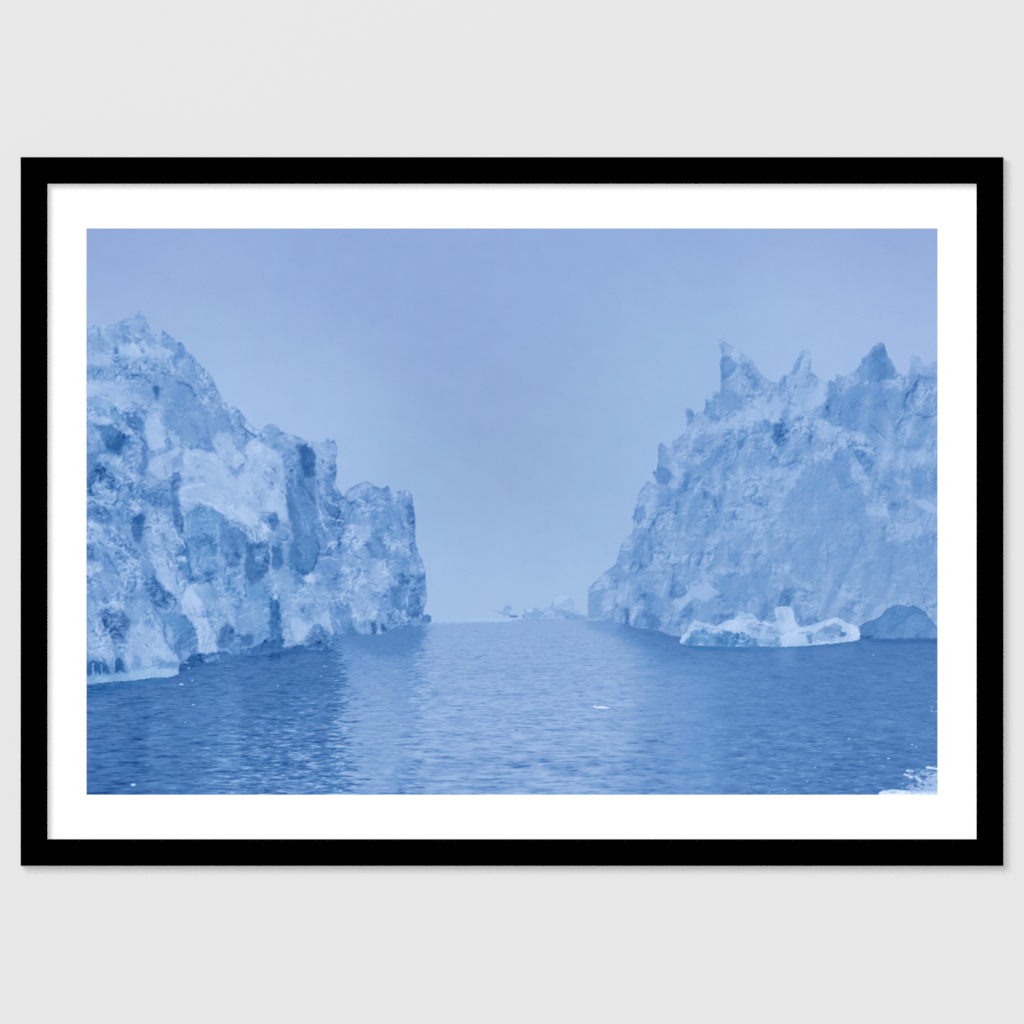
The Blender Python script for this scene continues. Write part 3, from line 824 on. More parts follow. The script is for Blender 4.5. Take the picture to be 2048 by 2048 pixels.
G 3.5 0 10 740,1310 820,1330 900,1400 850,1530 760,1480 700,1370
G 5.8 -.4 10 850,1300 1000,1330 1030,1400 960,1520 850,1520 900,1420
G- 6.4 -.3 13 850,1500 950,1515 1010,1430
G 5.9 -.3 10 1000,1260 1230,1220 1250,1270 1050,1310
G 3.9 .1 16 1000,1420 1330,1130 1460,1060 1440,1200 1300,1330 1100,1500 1000,1640 850,1640 840,1540 960,1530
G 3.3 .1 7 1510,1080 1600,1030 1580,1130 1530,1170
G 2.9 .1 8 1860,940 1932,870 1932,1120 1880,1120
G 3.6 .1 10 1780,880 1830,870 1840,990 1790,990
G 4.2 0 12 1720,1120 1830,1150 1750,1200
G 4.6 .1 16 1060,1500 1330,1640 1380,1500 1350,1400 1500,1240 1400,1932 900,1932 880,1700
G 4.3 .1 12 750,1500 840,1540 850,1640 950,1700 940,1800 760,1700
G 3.7 .1 12 1200,1560 1330,1600 1310,1700 1200,1640
G- 5.8 0 12 1250,1560 1300,1600 1340,1560
G 4.9 .1 14 1500,1160 1840,1220 1800,1300 1540,1350
G 5.6 0 16 1540,1350 1932,1320 1932,1932 1500,1932 1400,1700 1400,1480
G 4.7 0 14 1560,1600 1800,1600 1800,1720 1600,1740
G- 1.9 .1 13 1845,1240 1850,1300 1862,1350
G- 3.4 .1 10 1690,1480 1700,1560
G 5.6 -.2 10 550,1560 700,1500 740,1560 650,1700 640,1800 620,1800 560,1700
G 4 .1 8 520,1720 630,1700 630,1830 560,1850 500,1820
G 5.5 -.3 12 640,1640 740,1620 730,1760 650,1800
G- 2.5 .1 9 1480,1760 1490,1820 1530,1870
G- 3 .1 9 930,1640 930,1720
H 6.3 -.2 16 400,550 700,540 740,620 700,700 500,760 390,740
H 4.8 -.1 8 290,500 325,430 350,460 380,560 390,720 330,750 270,650 270,530
H 5.8 -.3 9 400,440 480,210 530,185 580,260 585,400 560,550 460,570
H 4.4 -.2 8 410,430 470,280 500,240 480,360 430,430
H 5.6 -.2 10 590,440 640,450 660,520 600,510
H 6.5 0 10 380,760 600,700 740,640 640,740 540,800 380,860
H 4.2 0 12 750,620 900,620 1000,520 1150,510 1300,560 1500,580 1500,780 1400,800 1370,1000 1300,1080 1200,1030 1000,980 900,950 780,950 660,830 740,700
H 4.2 -.1 7 760,490 830,510 840,640 760,640
H 4.8 -.2 7 825,430 880,450 860,540 830,520
H 5.4 -.4 12 870,480 1000,420 1080,330 1100,400 1050,480 940,560 880,560
H- 6 0 9 860,640 900,620 940,600
H 3.9 0 8 1060,330 1150,200 1190,160 1290,140 1330,270 1395,360 1400,470 1240,500 1150,510 1060,480
H 3.1 0 7 1160,230 1200,200 1290,150 1310,270 1250,300 1170,260
H 3.4 0 10 1130,400 1150,290 1240,300 1300,330 1390,380 1400,470 1230,480 1140,470
H 4.6 -.2 7 1055,360 1120,340 1120,500 1060,480
H- 5.4 -.3 12 1090,280 1150,210 1190,160 1250,130
H- 2.7 0 8 1200,290 1260,330 1310,310
H- 2.8 -.1 10 1400,390 1415,480
H 5.5 -.3 12 1300,500 1500,500 1500,560 1350,560
H 4.8 -.1 10 1090,640 1160,620 1180,750 1100,720
H 4.5 .1 14 900,860 1100,760 1300,800 1360,900 1200,960 1050,980
H 5 -.4 14 1430,450 1810,430 1810,900 1600,1000 1400,900 1500,760
H 4.4 -.3 10 1700,480 1810,440 1810,560 1720,560
H 4.4 0 12 1640,760 1720,760 1700,900 1640,950
H- 2.4 0 13 1520,600 1490,680 1490,770
H- 2.2 0 15 1640,440 1590,560 1560,640 1555,720
H- 2.9 0 8 1295,690 1308,770
H- 3.1 0 11 1130,890 1200,950 1270,1020 1290,1070
H- 3.8 0 10 1380,860 1370,960
H 5.0 0 14 1300,900 1500,850 1810,900 1810,1150 1500,1150 1330,1080
H 5.9 -.2 10 600,850 700,860 900,990 1100,1010 1200,1150 900,1050 760,1100 600,1000 540,880
H 6.6 0 6 790,960 830,915 890,950 880,990 830,990
H 3 .1 9 230,920 330,900 340,1050 270,1120 200,1030
H 3.6 .1 8 140,880 190,870 190,980 150,990
H- 3 .1 9 490,880 480,1000
H- 3.4 .1 10 420,870 540,820
H 4.6 .1 12 520,1030 660,1050 720,1110 600,1130 500,1120
H 4.6 .1 14 120,1140 500,1160 520,1240 400,1330 230,1330 130,1240
H 5.9 0 9 860,1090 760,1200 700,1240 510,1210 560,1180 720,1170
H 5.7 -.1 10 890,1080 940,1100 1100,1400 1180,1560 1300,1650 1340,1800 1150,1800 1200,1700 1000,1480 960,1300
H 4.3 0 12 800,1210 870,1150 950,1240 970,1450 1000,1550 900,1550 780,1400
H 3.8 .1 9 940,1100 1100,1180 1200,1290 1170,1400 1130,1460 1070,1320 980,1220
H 4.6 0 10 1200,1350 1420,1370 1380,1480 1250,1520 1180,1430
H 5.9 -.2 14 1020,1100 1300,1180 1700,1150 1700,1250 1500,1330 1300,1330 1200,1230
H 4.4 .1 14 1600,1330 1810,1320 1810,1600 1600,1600 1450,1550
H 5.8 -.1 10 1400,1430 1540,1450 1540,1510 1420,1500
H 4.4 0 10 1310,1680 1500,1620 1540,1740 1350,1760
H 6.5 0 8 1560,1640 1640,1640 1810,1700 1810,1780 1660,1730
H 5.8 0 12 0,1360 520,1330 500,1500 350,1640 0,1560
H 4.9 .1 16 530,1300 780,1250 780,1500 700,1700 500,1932 250,1932 350,1640
H- 4.1 0 12 640,1650 760,1590
H- 3.7 0 10 740,1500 720,1570
H 6 0 12 0,1760 150,1740 260,1770 260,1870 0,1932
H- 3.4 .1 10 300,1510 300,1560
H- 3.6 .1 12 50,1500 50,1570
I 5.8 -.4 12 80,950 240,820 270,900 200,960 110,1000
I 4.6 .2 10 80,1000 200,960 220,1100 200,1230 80,1230
I 4.5 0 14 290,760 420,720 480,850 340,1000 290,900
I 5.9 -.2 14 350,930 480,860 480,1050 340,1080 280,1200 200,1150 220,1000
I 5.6 -.2 12 420,480 520,450 520,560 400,600
I 4.1 .1 10 570,420 630,430 620,500 570,490
I 4.5 .1 16 480,620 700,300 700,700 640,1000 500,1000
I 5.5 -.1 12 640,860 700,640 780,620 780,840 700,900
I- 3.4 .1 9 740,320 780,290
I- 3.5 .1 9 680,720 700,620
I 4 .1 12 600,1000 760,1000 850,1180 800,1240 640,1160
I 4.2 0 8 360,1090 430,1130 420,1280 350,1260
I 2.8 0 6 430,1130 480,1140 480,1300 430,1300
I 6 -.2 7 480,1050 560,1080 490,1310 470,1200
I 3.3 0 10 520,1210 620,1150 780,1240 820,1320 700,1335 520,1320
I 4.8 0 8 560,1240 640,1240 640,1300 580,1310
I 4.9 0 12 820,1180 1080,1240 1050,1380 860,1400 820,1300
I 3.6 .1 10 890,900 1010,890 1020,1000 900,1060 870,1010
I- 2.6 0 10 880,710 905,760 890,900 870,1030
I- 2.8 0 9 1010,820 1020,980
I- 3.6 0 12 600,900 590,980
I 5.9 -.1 8 850,400 960,420 920,460 850,450
I 3.7 .1 9 960,1180 1080,1080 1100,1220 1060,1260 990,1230
I 6.3 0 6 870,1080 1060,990 1080,1060 960,1170
I 5.9 -.1 8 1060,970 1200,850 1270,790 1300,840 1180,930 1090,1040
I 6.3 0 7 1110,1030 1220,890 1310,950 1290,1040 1200,1080
I 4.5 .1 18 1320,810 1900,800 1880,1000 1500,1150 1350,1100 1300,950
I 5.6 -.2 10 1280,740 1500,740 1650,750 1640,790 1400,810 1300,800
I 3.9 0 8 1270,1200 1520,1200 1480,1250 1310,1310 1260,1290
I- 3.2 0 7 1280,1200 1400,1225 1500,1200
I- 5.5 0 11 1340,1120 1450,1100
I- 3.4 .1 7 1440,500 1430,640
I- 3.4 .1 9 1310,350 1290,450
I- 3.8 .1 9 1220,600 1240,680
I- 2.5 .1 9 1480,240 1530,320
I- 3.6 .1 9 1380,230 1400,300
I 6 0 9 1370,400 1440,400 1440,490 1390,490
I 6 0 12 1560,290 1720,200 1900,190 1920,300 1780,330 1560,360
I- 6 0 12 1440,520 1520,580
I 4.6 .1 14 1450,600 1540,600 1520,690 1450,680
J 4.9 .05 30 350,0 1100,0 1200,300 1815,400 1815,1000 1300,1100 700,1100 400,700 300,300
J 5.9 -.1 10 0,220 160,190 260,190 260,330 100,330 20,400
J- 5.8 -.1 9 330,370 450,385
J 6 -.2 9 1120,120 1300,100 1330,260 1150,240 1100,200
J- 6.2 0 9 1090,230 1170,190
J 5.9 -.3 12 1380,300 1480,300 1620,330 1650,400 1500,500 1300,500 1400,400
J- 4.3 0 10 1410,310 1500,320
J- 4.0 0 11 1282,260 1290,400 1280,540
J- 3.7 0 5 745,400 742,640 735,830
J- 5.4 -.2 11 740,130 690,240 650,380
J- 6.3 0 8 980,340 1050,370
J- 6 0 9 1150,330 1250,290
J- 6.1 -.1 9 1010,740 1070,710 1100,670 1180,640
J- 5.9 -.4 8 1220,655 1330,675
J- 6 0 10 1370,830 1440,790 1520,750
J 4.7 0 14 1080,700 1200,680 1280,700 1100,760
J 5.5 0 12 170,700 370,710 450,880 350,830 200,760
J 3.9 0 14 60,1200 160,1050 250,960 400,950 500,1030 480,1120 600,1200 700,1250 480,1320 430,1260 400,1130 240,1130 250,1250 200,1290
J 4.8 0 14 400,1000 600,980 700,1250 480,1200
J 5.7 -.2 8 440,880 620,920 600,960 500,930
J 5.8 -.2 10 800,900 940,1000 1060,1050 880,1090 780,1140 860,1050 820,980
J 5.4 -.1 10 470,1070 650,1080 760,1200 620,1130 480,1110
J- 5.9 -.1 9 620,1130 700,1200 770,1230
J 5.2 0 20 930,1180 1100,1000 1300,900 1250,1060 1180,1130 1130,1250 1040,1300 900,1240
J 5.5 0 18 1320,1000 1420,850 1400,1000 1320,1080
J 6.1 -.2 7 1150,1240 1200,1150 1230,1110 1370,1100 1300,1160 1250,1220 1180,1260
J 5.8 -.4 7 1700,1190 1740,1160 1815,1090 1815,1340 1740,1240
J- 6 0 8 1670,895 1700,895
F 6.2 .1 12 1010,180 1010,80 1110,75 1180,90 1260,60 1290,0 1340,-50 1400,-60 1470,-10 1510,80 1560,140 1620,140 1620,190
F 5.5 .1 10 1015,90 1100,80 1200,120 1250,160 1100,175 1015,160
F 5.4 .1 10 1280,80 1420,100 1500,150 1300,150
F- 5.4 0 10 1290,20 1270,70
F 5.7 .1 8 720,95 800,110 820,60 870,50 890,90 860,130 940,140 880,165 820,150
F 5.5 .1 8 820,80 830,50 870,50 880,80
F 4.9 0 8 1380,120 1600,150 1620,185 1400,185
F 3.3 0 5 860,150 900,138 940,140 945,170 870,170
F 4.2 0 5 985,145 1010,135 1010,170 990,170
F 4 0 5 1410,150 1440,145 1435,175 1410,175
F 4.2 0 5 1480,150 1520,150 1500,165
F- 4.4 0 7 1010,184 1300,188 1620,186
F- 5.0 .1 7 60,224 300,222 500,212 850,217 940,195
F- 6.0 0 6 270,170 400,185 480,200
F- 7.3 0 9 690,195 800,195 880,190
#detail
B- 6.3 0 16 340,150 400,200 450,230 520,215
B- 2.2 .1 12 400,200 430,270 440,330
B- 3 0 10 190,290 200,400
B- 3 0 10 490,560 520,620
B- 3 0 10 550,560 590,620
B- 5.9 0 12 240,440 300,460
B- 5.9 0 12 300,500 360,540
B- 5.9 0 12 330,470 400,480
B- 5.9 0 12 360,560 420,600
B- 1.8 .1 22 85,785 105,790
B- 6.6 0 12 160,700 210,740 270,760 300,800
B- 6.6 0 12 190,800 240,830 310,820 350,790
B- 6.6 0 12 70,850 130,850 190,880 240,920
B- 6.6 0 12 250,860 200,930
B- 6.6 0 12 540,870 590,885
B- 6.6 0 12 500,930 560,950 570,1000
B- 6.6 0 12 420,900 460,940
B- 3 .1 10 250,880 270,910
B- 3 .1 10 160,850 200,860
B- 3 .1 10 470,960 520,970
B- 3 .1 10 540,1010 560,1030
B- 3 .1 10 120,880 150,900
B- 6.5 0 16 70,1090 150,1130 200,1160
B- 6.5 0 16 300,1130 350,1170 430,1230
B- 6.5 0 16 90,1190 160,1260 200,1350 230,1440
B- 6.5 0 16 270,1310 350,1320 430,1360 500,1430
B- 6.5 0 16 70,1510 150,1540 230,1510
B- 6.5 0 16 380,1460 460,1500 480,1580
B- 3.2 .1 13 230,1130 260,1200
B- 3.2 .1 13 180,1270 240,1310
B- 3.2 .1 13 260,1380 280,1430 330,1500 370,1580
B- 3.2 .1 13 360,1380 340,1440
B- 3.2 .1 13 450,1150 480,1260 500,1380
B- 6 0 10 330,1580 400,1640 460,1680
B- 6 0 10 370,1700 420,1740
B- 6 0 10 250,1650 300,1700
B- 6 0 10 120,1600 180,1640
B- 6 0 10 90,1720 150,1760
B- 3.7 0 10 300,1640 350,1700
B- 3.7 0 10 400,1660 440,1720
B- 3.7 0 10 200,1700 260,1760
B- 3.7 0 10 130,1800 160,1860
B- 3.5 0 14 830,300 860,390 880,380
B- 3.5 0 14 670,430 700,400
B- 4.6 -.1 9 830,540 840,640 850,700
B- 4.6 -.1 9 640,800 720,780 820,790 880,830
B 5.4 -.1 8 620,680 700,660 850,700 860,760 620,760
B- 6.9 0 13 690,1060 760,1110 800,1170
B- 6.9 0 13 720,1020 800,1000
B- 6.9 0 13 860,1070 900,1090
B- 6.9 0 13 880,1110 940,1220 1000,1280 1025,1320
B- 6.9 0 13 670,1360 740,1440 800,1480 880,1500
B- 6.9 0 13 720,1500 780,1600 830,1700
B- 6.9 0 13 950,1700 1030,1640
B- 6.9 0 13 1080,1700 1130,1790 1200,1880
B- 3.6 0 12 660,1110 640,1180
B- 3.6 0 12 690,1280 760,1330
B- 3.6 0 12 830,1330 870,1380 890,1480
B- 3.6 0 12 850,1480 900,1560
B- 3.6 0 12 930,1600 960,1700
B- 3.6 0 12 780,1180 830,1260
B- 2.9 .3 12 1050,1560 1060,1680
B- 2.9 .3 12 1020,1240 1050,1330 1070,1500
B- 5.6 .1 9 1200,1010 1260,1050 1340,1040
B- 5.6 .1 9 1080,1010 1060,1120 1070,1230
B- 5.6 .1 9 1340,1100 1330,1200 1340,1300 1335,1500
B- 5.6 .1 9 1210,1440 1300,1420
B- 5.6 .1 9 1280,1500 1330,1540
B- 5.6 .1 9 1120,1560 1200,1600
B- 3.4 .3 10 1130,1260 1200,1320
B- 3.4 .3 10 1190,1190 1290,1200
B- 3.4 .3 10 1240,1540 1300,1580
B- 6 .4 12 1000,1000 1020,1100 1040,1280
B- 8 -.1 12 1620,1190 1660,1240
B- 8 -.1 12 1690,1180 1700,1260
B- 8 -.1 12 1750,1200 1770,1260
B- 8 -.1 12 1560,1140 1600,1180
B- 4.4 0 9 1650,1160 1660,1210
B- 4.4 0 9 1720,1130 1740,1180
B- 4.4 0 9 1680,1250 1710,1290
B- 4.4 0 9 1760,1270 1800,1260
B- 4.4 0 9 1600,1120 1620,1160
B- 2.9 .1 16 1600,1290 1700,1310 1840,1270
B- 6.3 -.3 16 1150,660 1300,740 1450,760
B- 6.3 -.3 16 1200,850 1350,950
B- 6.3 -.3 16 1120,480 1250,500 1350,560
B- 6.3 -.3 16 1700,480 1650,620 1700,740
B- 7.9 -.1 18 1000,760 1100,730 1200,720
B- 7.9 -.1 18 1000,860 1150,870 1300,920 1400,1000
B- 7.9 -.1 18 1450,940 1560,1040 1650,1120
B- 7.9 -.1 18 1080,420 1150,440
B- 5 -.1 8 1400,830 1410,870
B- 5 -.1 8 1380,900 1420,890
B- 5 -.1 8 1610,790 1640,800
B- 5 -.1 8 1720,980 1760,1000
B- 5 -.1 8 1770,640 1800,680
B- 5 -.1 8 1830,660 1850,700
B- 5 -.1 8 1420,620 1440,640
B- 5 -.1 8 1690,330 1720,340
B- 5 -.1 8 1880,390 1910,400
B- 5.3 -.1 16 1000,60 1100,130 1200,160
B- 5.3 -.1 16 1120,30 1190,90
B- 3.5 0 12 1200,100 1230,200 1260,290 1290,380
B- 3.5 0 12 1300,40 1330,160
B- 3.5 0 12 1460,160 1530,250
B- 3.5 0 12 1540,60 1560,160 1700,260
B- 5.5 -.1 10 1270,150 1300,260 1380,400 1400,520
B- 5.5 -.1 10 1350,230 1430,270
B- 5.5 -.1 10 1600,80 1700,190
B- 5.7 .1 12 1840,1300 1850,1480 1800,1620
B- 5.7 .1 12 1420,1520 1500,1600 1580,1760
B- 5.7 .1 12 1700,1440 1780,1400
B- 2.1 .1 12 1620,1290 1610,1500 1600,1800
B- 2.1 .1 12 1660,1620 1780,1600
B- 6.1 .1 12 1120,1700 1200,1760 1260,1800
B- 6.1 .1 12 1440,1760 1500,1840
B- 6.1 .1 12 1300,1700 1360,1640
B- 6.1 .1 12 1860,1700 1900,1800
D- 6.4 -.2 10 430,330 500,380 540,420
D- 6.4 -.2 10 560,340 600,360 590,400
D- 6.4 -.2 10 20,520 90,500
D- 6.4 -.2 10 60,620 110,700
D- 6.4 -.2 10 110,1020 160,1060
D- 3.7 0 10 560,350 580,360
D- 3.7 0 10 470,460 520,500 540,560
D- 3.7 0 10 620,440 590,470
D- 3.7 0 10 600,300 580,330
D- 3.7 0 10 40,560 70,600
D- 3.7 0 10 100,760 130,800
D- 3.7 0 10 20,700 60,740
D- 3.7 0 10 110,1090 170,1130
D- 5.4 -.1 12 450,430 470,560 520,650
D- 2.7 0 13 270,360 290,480 300,640
D- 2.7 0 13 460,680 470,740
D- 2.7 0 13 160,820 200,980 230,1060
D- 2.7 0 13 520,880 550,980
D- 2.7 0 13 640,1090 700,1060
D- 2.7 0 13 500,1140 530,1230
D- 4.5 .1 14 230,560 250,700 230,820
D- 4.5 .1 14 340,780 400,900
D- 4.5 .1 14 300,960 360,1100 380,1220
D- 4.5 .1 14 280,1320 340,1420
D- 6.6 0 11 640,740 700,790
D- 6.6 0 11 560,880 640,920
D- 6.6 0 11 480,980 540,1040
D- 6.6 0 11 500,1100 560,1160
D- 6.6 0 11 600,1050 700,1080
D- 6.6 0 11 560,1290 640,1280
D- 6.6 0 11 480,1450 560,1420 660,1440
D- 6.2 0 10 840,850 900,880
D- 6.2 0 10 1010,1070 1070,1080
D- 6.2 0 10 920,1130 990,1140 1010,1190
D- 6.2 0 10 1110,1200 1180,1250 1300,1270
D- 6.2 0 10 1200,1300 1330,1330
D- 6.2 0 10 720,1180 780,1280 830,1350
D- 6.2 0 10 710,1440 800,1400 900,1420
D- 6.2 0 10 800,1520 900,1500 1000,1560
D- 6.2 0 10 1060,1500 1150,1580 1240,1680
D- 6.2 0 10 1400,1480 1470,1490
D- 3.8 0 10 880,920 930,930
D- 3.8 0 10 1090,960 1130,1000
D- 3.8 0 10 780,1260 820,1320
D- 3.8 0 10 940,1300 1000,1280
D- 3.8 0 10 990,1370 1060,1400
D- 3.8 0 10 1180,1430 1260,1450
D- 3.8 0 10 870,1540 950,1560
D- 3.8 0 10 960,1660 1040,1700
D- 3.8 0 10 850,1680 920,1720
D- 3.8 0 10 980,1780 1060,1800
D- 3.8 0 10 560,1500 600,1700
D- 3.8 0 10 640,1560 660,1700
D- 3 0 12 1370,820 1385,920 1395,1050 1395,1200
D- 3 0 12 1380,1300 1370,1420
D- 3 0 12 1310,1600 1260,1640
D- 3 0 12 1140,1740 1200,1860
D- 4.9 0 14 1300,1480 1400,1560 1480,1560
D- 4.9 0 14 1300,1860 1350,1760 1340,1680
D- 6.2 .1 12 180,1720 300,1740 420,1720
D- 6.2 .1 12 300,1820 420,1860 520,1840
D- 6.2 .1 12 40,1660 120,1760
A- 6.7 -.3 12 450,930 520,940 570,900
A- 6.7 -.3 12 600,910 640,980
A- 6.7 -.3 12 380,1010 480,1000
A- 6.7 -.3 12 240,1040 330,1040
A- 6.7 -.3 12 640,1060 720,1120 760,1180
A- 6.7 -.3 12 700,1200 800,1240 900,1290
A- 6.7 -.3 12 400,1200 520,1215 640,1190
A- 6.7 -.3 12 700,1330 800,1310 880,1290
A- 6.7 -.3 12 540,1120 600,1130
A- 3.9 -.1 10 130,1030 180,1060
A- 3.9 -.1 10 460,1060 475,1090
A- 3.9 -.1 10 610,1060 620,1080
A- 3.9 -.1 10 380,1140 400,1190
A- 3.9 -.1 10 540,1190 600,1160
A- 3.9 -.1 10 590,1240 610,1280
A- 3.9 -.1 10 320,1350 340,1345
A- 3.9 -.1 10 440,1160 480,1170
A- 4.3 -.1 12 380,1370 400,1385
A- 4.3 -.1 12 440,1430 470,1440
A- 4.3 -.1 12 520,1380 540,1390
A- 4.3 -.1 12 500,1500 530,1510
A- 4.3 -.1 12 370,1500 390,1530
A- 4.3 -.1 12 420,1520 450,1530
A- 4.3 -.1 12 560,1430 590,1440
A- 4.3 -.1 12 610,1430 640,1420
A- 4.3 -.1 12 640,1500 680,1500
A- 4.3 -.1 12 340,1400 360,1430
A- 4.3 -.1 12 700,1400 760,1405
A- 5.1 0 14 860,1760 1000,1770
A- 5.1 0 14 920,1850 1000,1880
A- 5.1 0 14 820,1660 900,1640
A- 3.0 0 16 640,1530 700,1580
A- 3.0 0 16 960,1570 1080,1620 1120,1700
A- 3.0 0 16 800,1490 880,1510
A- 6.2 -.2 10 950,1470 1050,1560 1150,1640 1240,1760
A- 6.2 -.2 10 1050,1420 1150,1480 1240,1600
A- 6.2 -.2 10 1260,1800 1300,1900
A- 6.2 -.2 10 1120,1380 1160,1400
A- 3.6 0 10 1085,1480 1095,1500
A- 3.6 0 10 1200,1600 1260,1720
A- 3.6 0 10 1300,1560 1340,1680
A- 3.6 0 10 1200,1780 1240,1900
A- 6.9 .1 12 70,1560 200,1560
A- 6.9 .1 12 200,1720 300,1740 400,1800 470,1850
A- 6.9 .1 12 400,1780 440,1820
A- 4.6 0 12 200,1680 280,1700
A- 4.6 0 12 500,1760 560,1780
A- 4.6 0 12 600,1600 640,1700
C- 6.9 0 12 520,280 600,400 660,500
C- 6.9 0 12 560,250 640,340
C- 6.9 0 12 680,120 720,200 760,280
C- 6.9 0 12 90,360 130,440 110,510
C- 6.9 0 12 180,480 260,520
C- 6.9 0 12 300,480 340,560 320,640
C- 6.9 0 12 430,480 470,560
C- 6.9 0 12 760,460 860,460
C- 3.6 0 10 640,430 660,450
C- 3.6 0 10 560,320 580,340
C- 3.6 0 10 380,440 400,520
C- 3.6 0 10 210,540 230,570
C- 3.6 0 10 90,180 120,240
C- 3.6 0 10 620,230 640,260
C- 2.7 -.5 14 240,160 300,200
C- 2.7 -.5 14 320,240 380,280
C- 2.7 -.5 14 260,300 320,340
C- 2.7 -.5 14 400,200 440,260
C- 4.8 -.4 12 350,100 400,140
C- 4.8 -.4 12 200,220 240,260
C- 4.8 -.4 12 330,180 370,200
C- 5.6 .3 10 130,620 140,720
C- 5.6 .3 10 210,620 220,720
C- 5.6 .3 10 340,620 330,700
C- 5.6 .3 10 530,600 540,720
C- 5.6 .3 10 640,650 650,740
C- 5.8 -.1 9 1020,40 1080,140
C- 5.8 -.1 9 1180,60 1200,180
C- 5.8 -.1 9 1180,260 1220,300
C- 5.8 -.1 9 1240,340 1280,400
C- 6.5 0 10 1440,100 1480,200 1510,300
C- 6.5 0 10 1350,60 1400,30
C- 6.5 0 10 1540,160 1620,130
C- 3.4 .1 10 1750,240 1700,290 1650,310
C- 3.4 .1 10 1480,40 1530,80
E- 6.7 0 10 150,120 220,90 300,80
E- 6.7 0 10 340,100 420,80
E- 6.7 0 10 500,240 540,300 600,380
E- 6.7 0 10 560,210 600,260
E- 6.7 0 10 640,280 680,330
E- 6.7 0 10 690,60 720,140
E- 6.7 0 10 780,120 800,180
E- 6.7 0 10 1200,170 1260,230 1330,300
E- 6.7 0 10 1280,190 1310,280
E- 6.7 0 10 1320,60 1330,150
E- 3.7 0 10 430,90 480,140
E- 3.7 0 10 560,140 600,180
E- 3.7 0 10 540,60 580,120
E- 3.7 0 10 740,160 790,210
E- 3.7 0 10 1030,180 1080,200
E- 3.7 0 10 1100,100 1110,200
E- 3.7 0 10 640,160 660,240
G- 6.3 -.2 10 1360,230 1440,230 1540,270
G- 6.3 -.2 10 1500,420 1440,480
G- 6.3 -.2 10 1580,230 1660,290
G- 6.3 -.2 10 1450,800 1500,790
G- 6.3 -.2 10 1600,740 1700,680
G- 6.3 -.2 10 1640,660 1740,700
G- 6.3 -.2 10 1100,960 1200,920 1320,900
G- 6.3 -.2 10 950,1060 1020,1020
G- 6.3 -.2 10 1420,1380 1480,1440
G- 6.3 -.2 10 1250,1230 1180,1260
G- 6.3 -.2 10 860,1490 950,1510 1000,1440
G- 6.3 -.2 10 1500,880 1620,820 1750,770
G- 3.9 0 10 1340,330 1360,500
G- 3.9 0 10 1560,530 1600,570
G- 3.9 0 10 1700,520 1740,570
G- 3.9 0 10 1540,690 1550,780
G- 3.9 0 10 1620,640 1690,660
G- 3.9 0 10 1420,590 1430,610
G- 3.9 0 10 1150,1200 1200,1170
G- 3.9 0 10 1220,1100 1300,1060
G- 3.9 0 10 930,1570 920,1720
G- 3.9 0 10 880,1580 840,1640
G- 3.9 0 10 1500,1240 1520,1300
H- 6.4 -.1 10 280,470 310,430
H- 6.4 -.1 10 260,520 270,600
H- 6.4 -.1 10 480,700 600,690 700,640
H- 6.4 -.1 10 380,840 500,780 560,740 640,690
H- 6.4 -.1 10 600,850 700,870 780,960
H- 6.4 -.1 10 900,1000 1000,1020 1100,1050
H- 6.4 -.1 10 1000,1130 1100,1150 1200,1200
H- 6.4 -.1 10 940,1100 1000,1220 1080,1360 1140,1480
H- 6.4 -.1 10 800,1170 870,1090
H- 6.4 -.1 10 660,1190 760,1180
H- 6.4 -.1 10 1350,500 1450,540
H- 6.4 -.1 10 1230,1000 1300,1080
H- 6.4 -.1 10 1560,1210 1680,1220
H- 6.4 -.1 10 1640,1680 1720,1700 1800,1730
H- 6.4 -.1 10 1380,1440 1440,1460
H- 3.9 0 10 430,560 450,540
H- 3.9 0 10 560,880 570,950
H- 3.9 0 10 920,1040 950,1150 1000,1240
H- 3.9 0 10 860,560 880,640
H- 3.9 0 10 930,600 950,700
H- 3.9 0 10 1190,170 1220,210
H- 3.9 0 10 1240,260 1300,290
H- 3.9 0 10 1460,760 1500,700
H- 3.9 0 10 1700,760 1690,860 1640,940
H- 3.9 0 10 1500,1500 1510,1530
H- 3.9 0 10 640,1220 700,1250
H- 3.9 0 10 580,1180 620,1210
H- 3.9 0 10 980,1450 1030,1490
H- 3.9 0 10 1600,480 1660,460 1760,470
H- 3.9 0 10 1760,560 1720,640
I- 6.3 -.1 10 690,560 720,640 700,700
I- 6.3 -.1 10 830,560 900,540
I- 6.3 -.1 10 720,660 760,720 780,840
I- 6.3 -.1 10 1220,600 1200,700
I- 6.3 -.1 10 1280,600 1260,680
I- 6.3 -.1 10 490,1090 540,1130 510,1230
I- 6.3 -.1 10 610,900 590,1000
I- 6.3 -.1 10 1380,250 1400,330 1460,400
I- 6.3 -.1 10 1590,600 1680,600
I- 6.3 -.1 10 640,140 700,120
I- 6.3 -.1 10 960,240 1020,220
I- 6.3 -.1 10 880,1090 960,1040
I- 3.8 0 10 560,900 600,980
I- 3.8 0 10 620,1040 640,1120
I- 3.8 0 10 480,960 460,1040
I- 3.8 0 10 690,560 680,680
I- 3.8 0 10 800,600 840,640
I- 3.8 0 10 1230,410 1210,450
I- 3.8 0 10 700,880 760,890
I- 3.8 0 10 580,1180 590,1280
I- 3.8 0 10 660,1200 680,1290
I- 3.8 0 10 950,1300 960,1360
I- 3.8 0 10 1110,1240 1130,1160
I- 3.8 0 10 600,430 620,470
I- 3.8 0 10 930,90 925,170
J- 5.9 0 9 180,710 240,730
J- 5.9 0 9 300,760 380,800 440,870
J- 5.9 0 9 470,1070 540,1100
J- 5.9 0 9 660,1000 720,1020
J- 5.9 0 9 850,960 940,1020
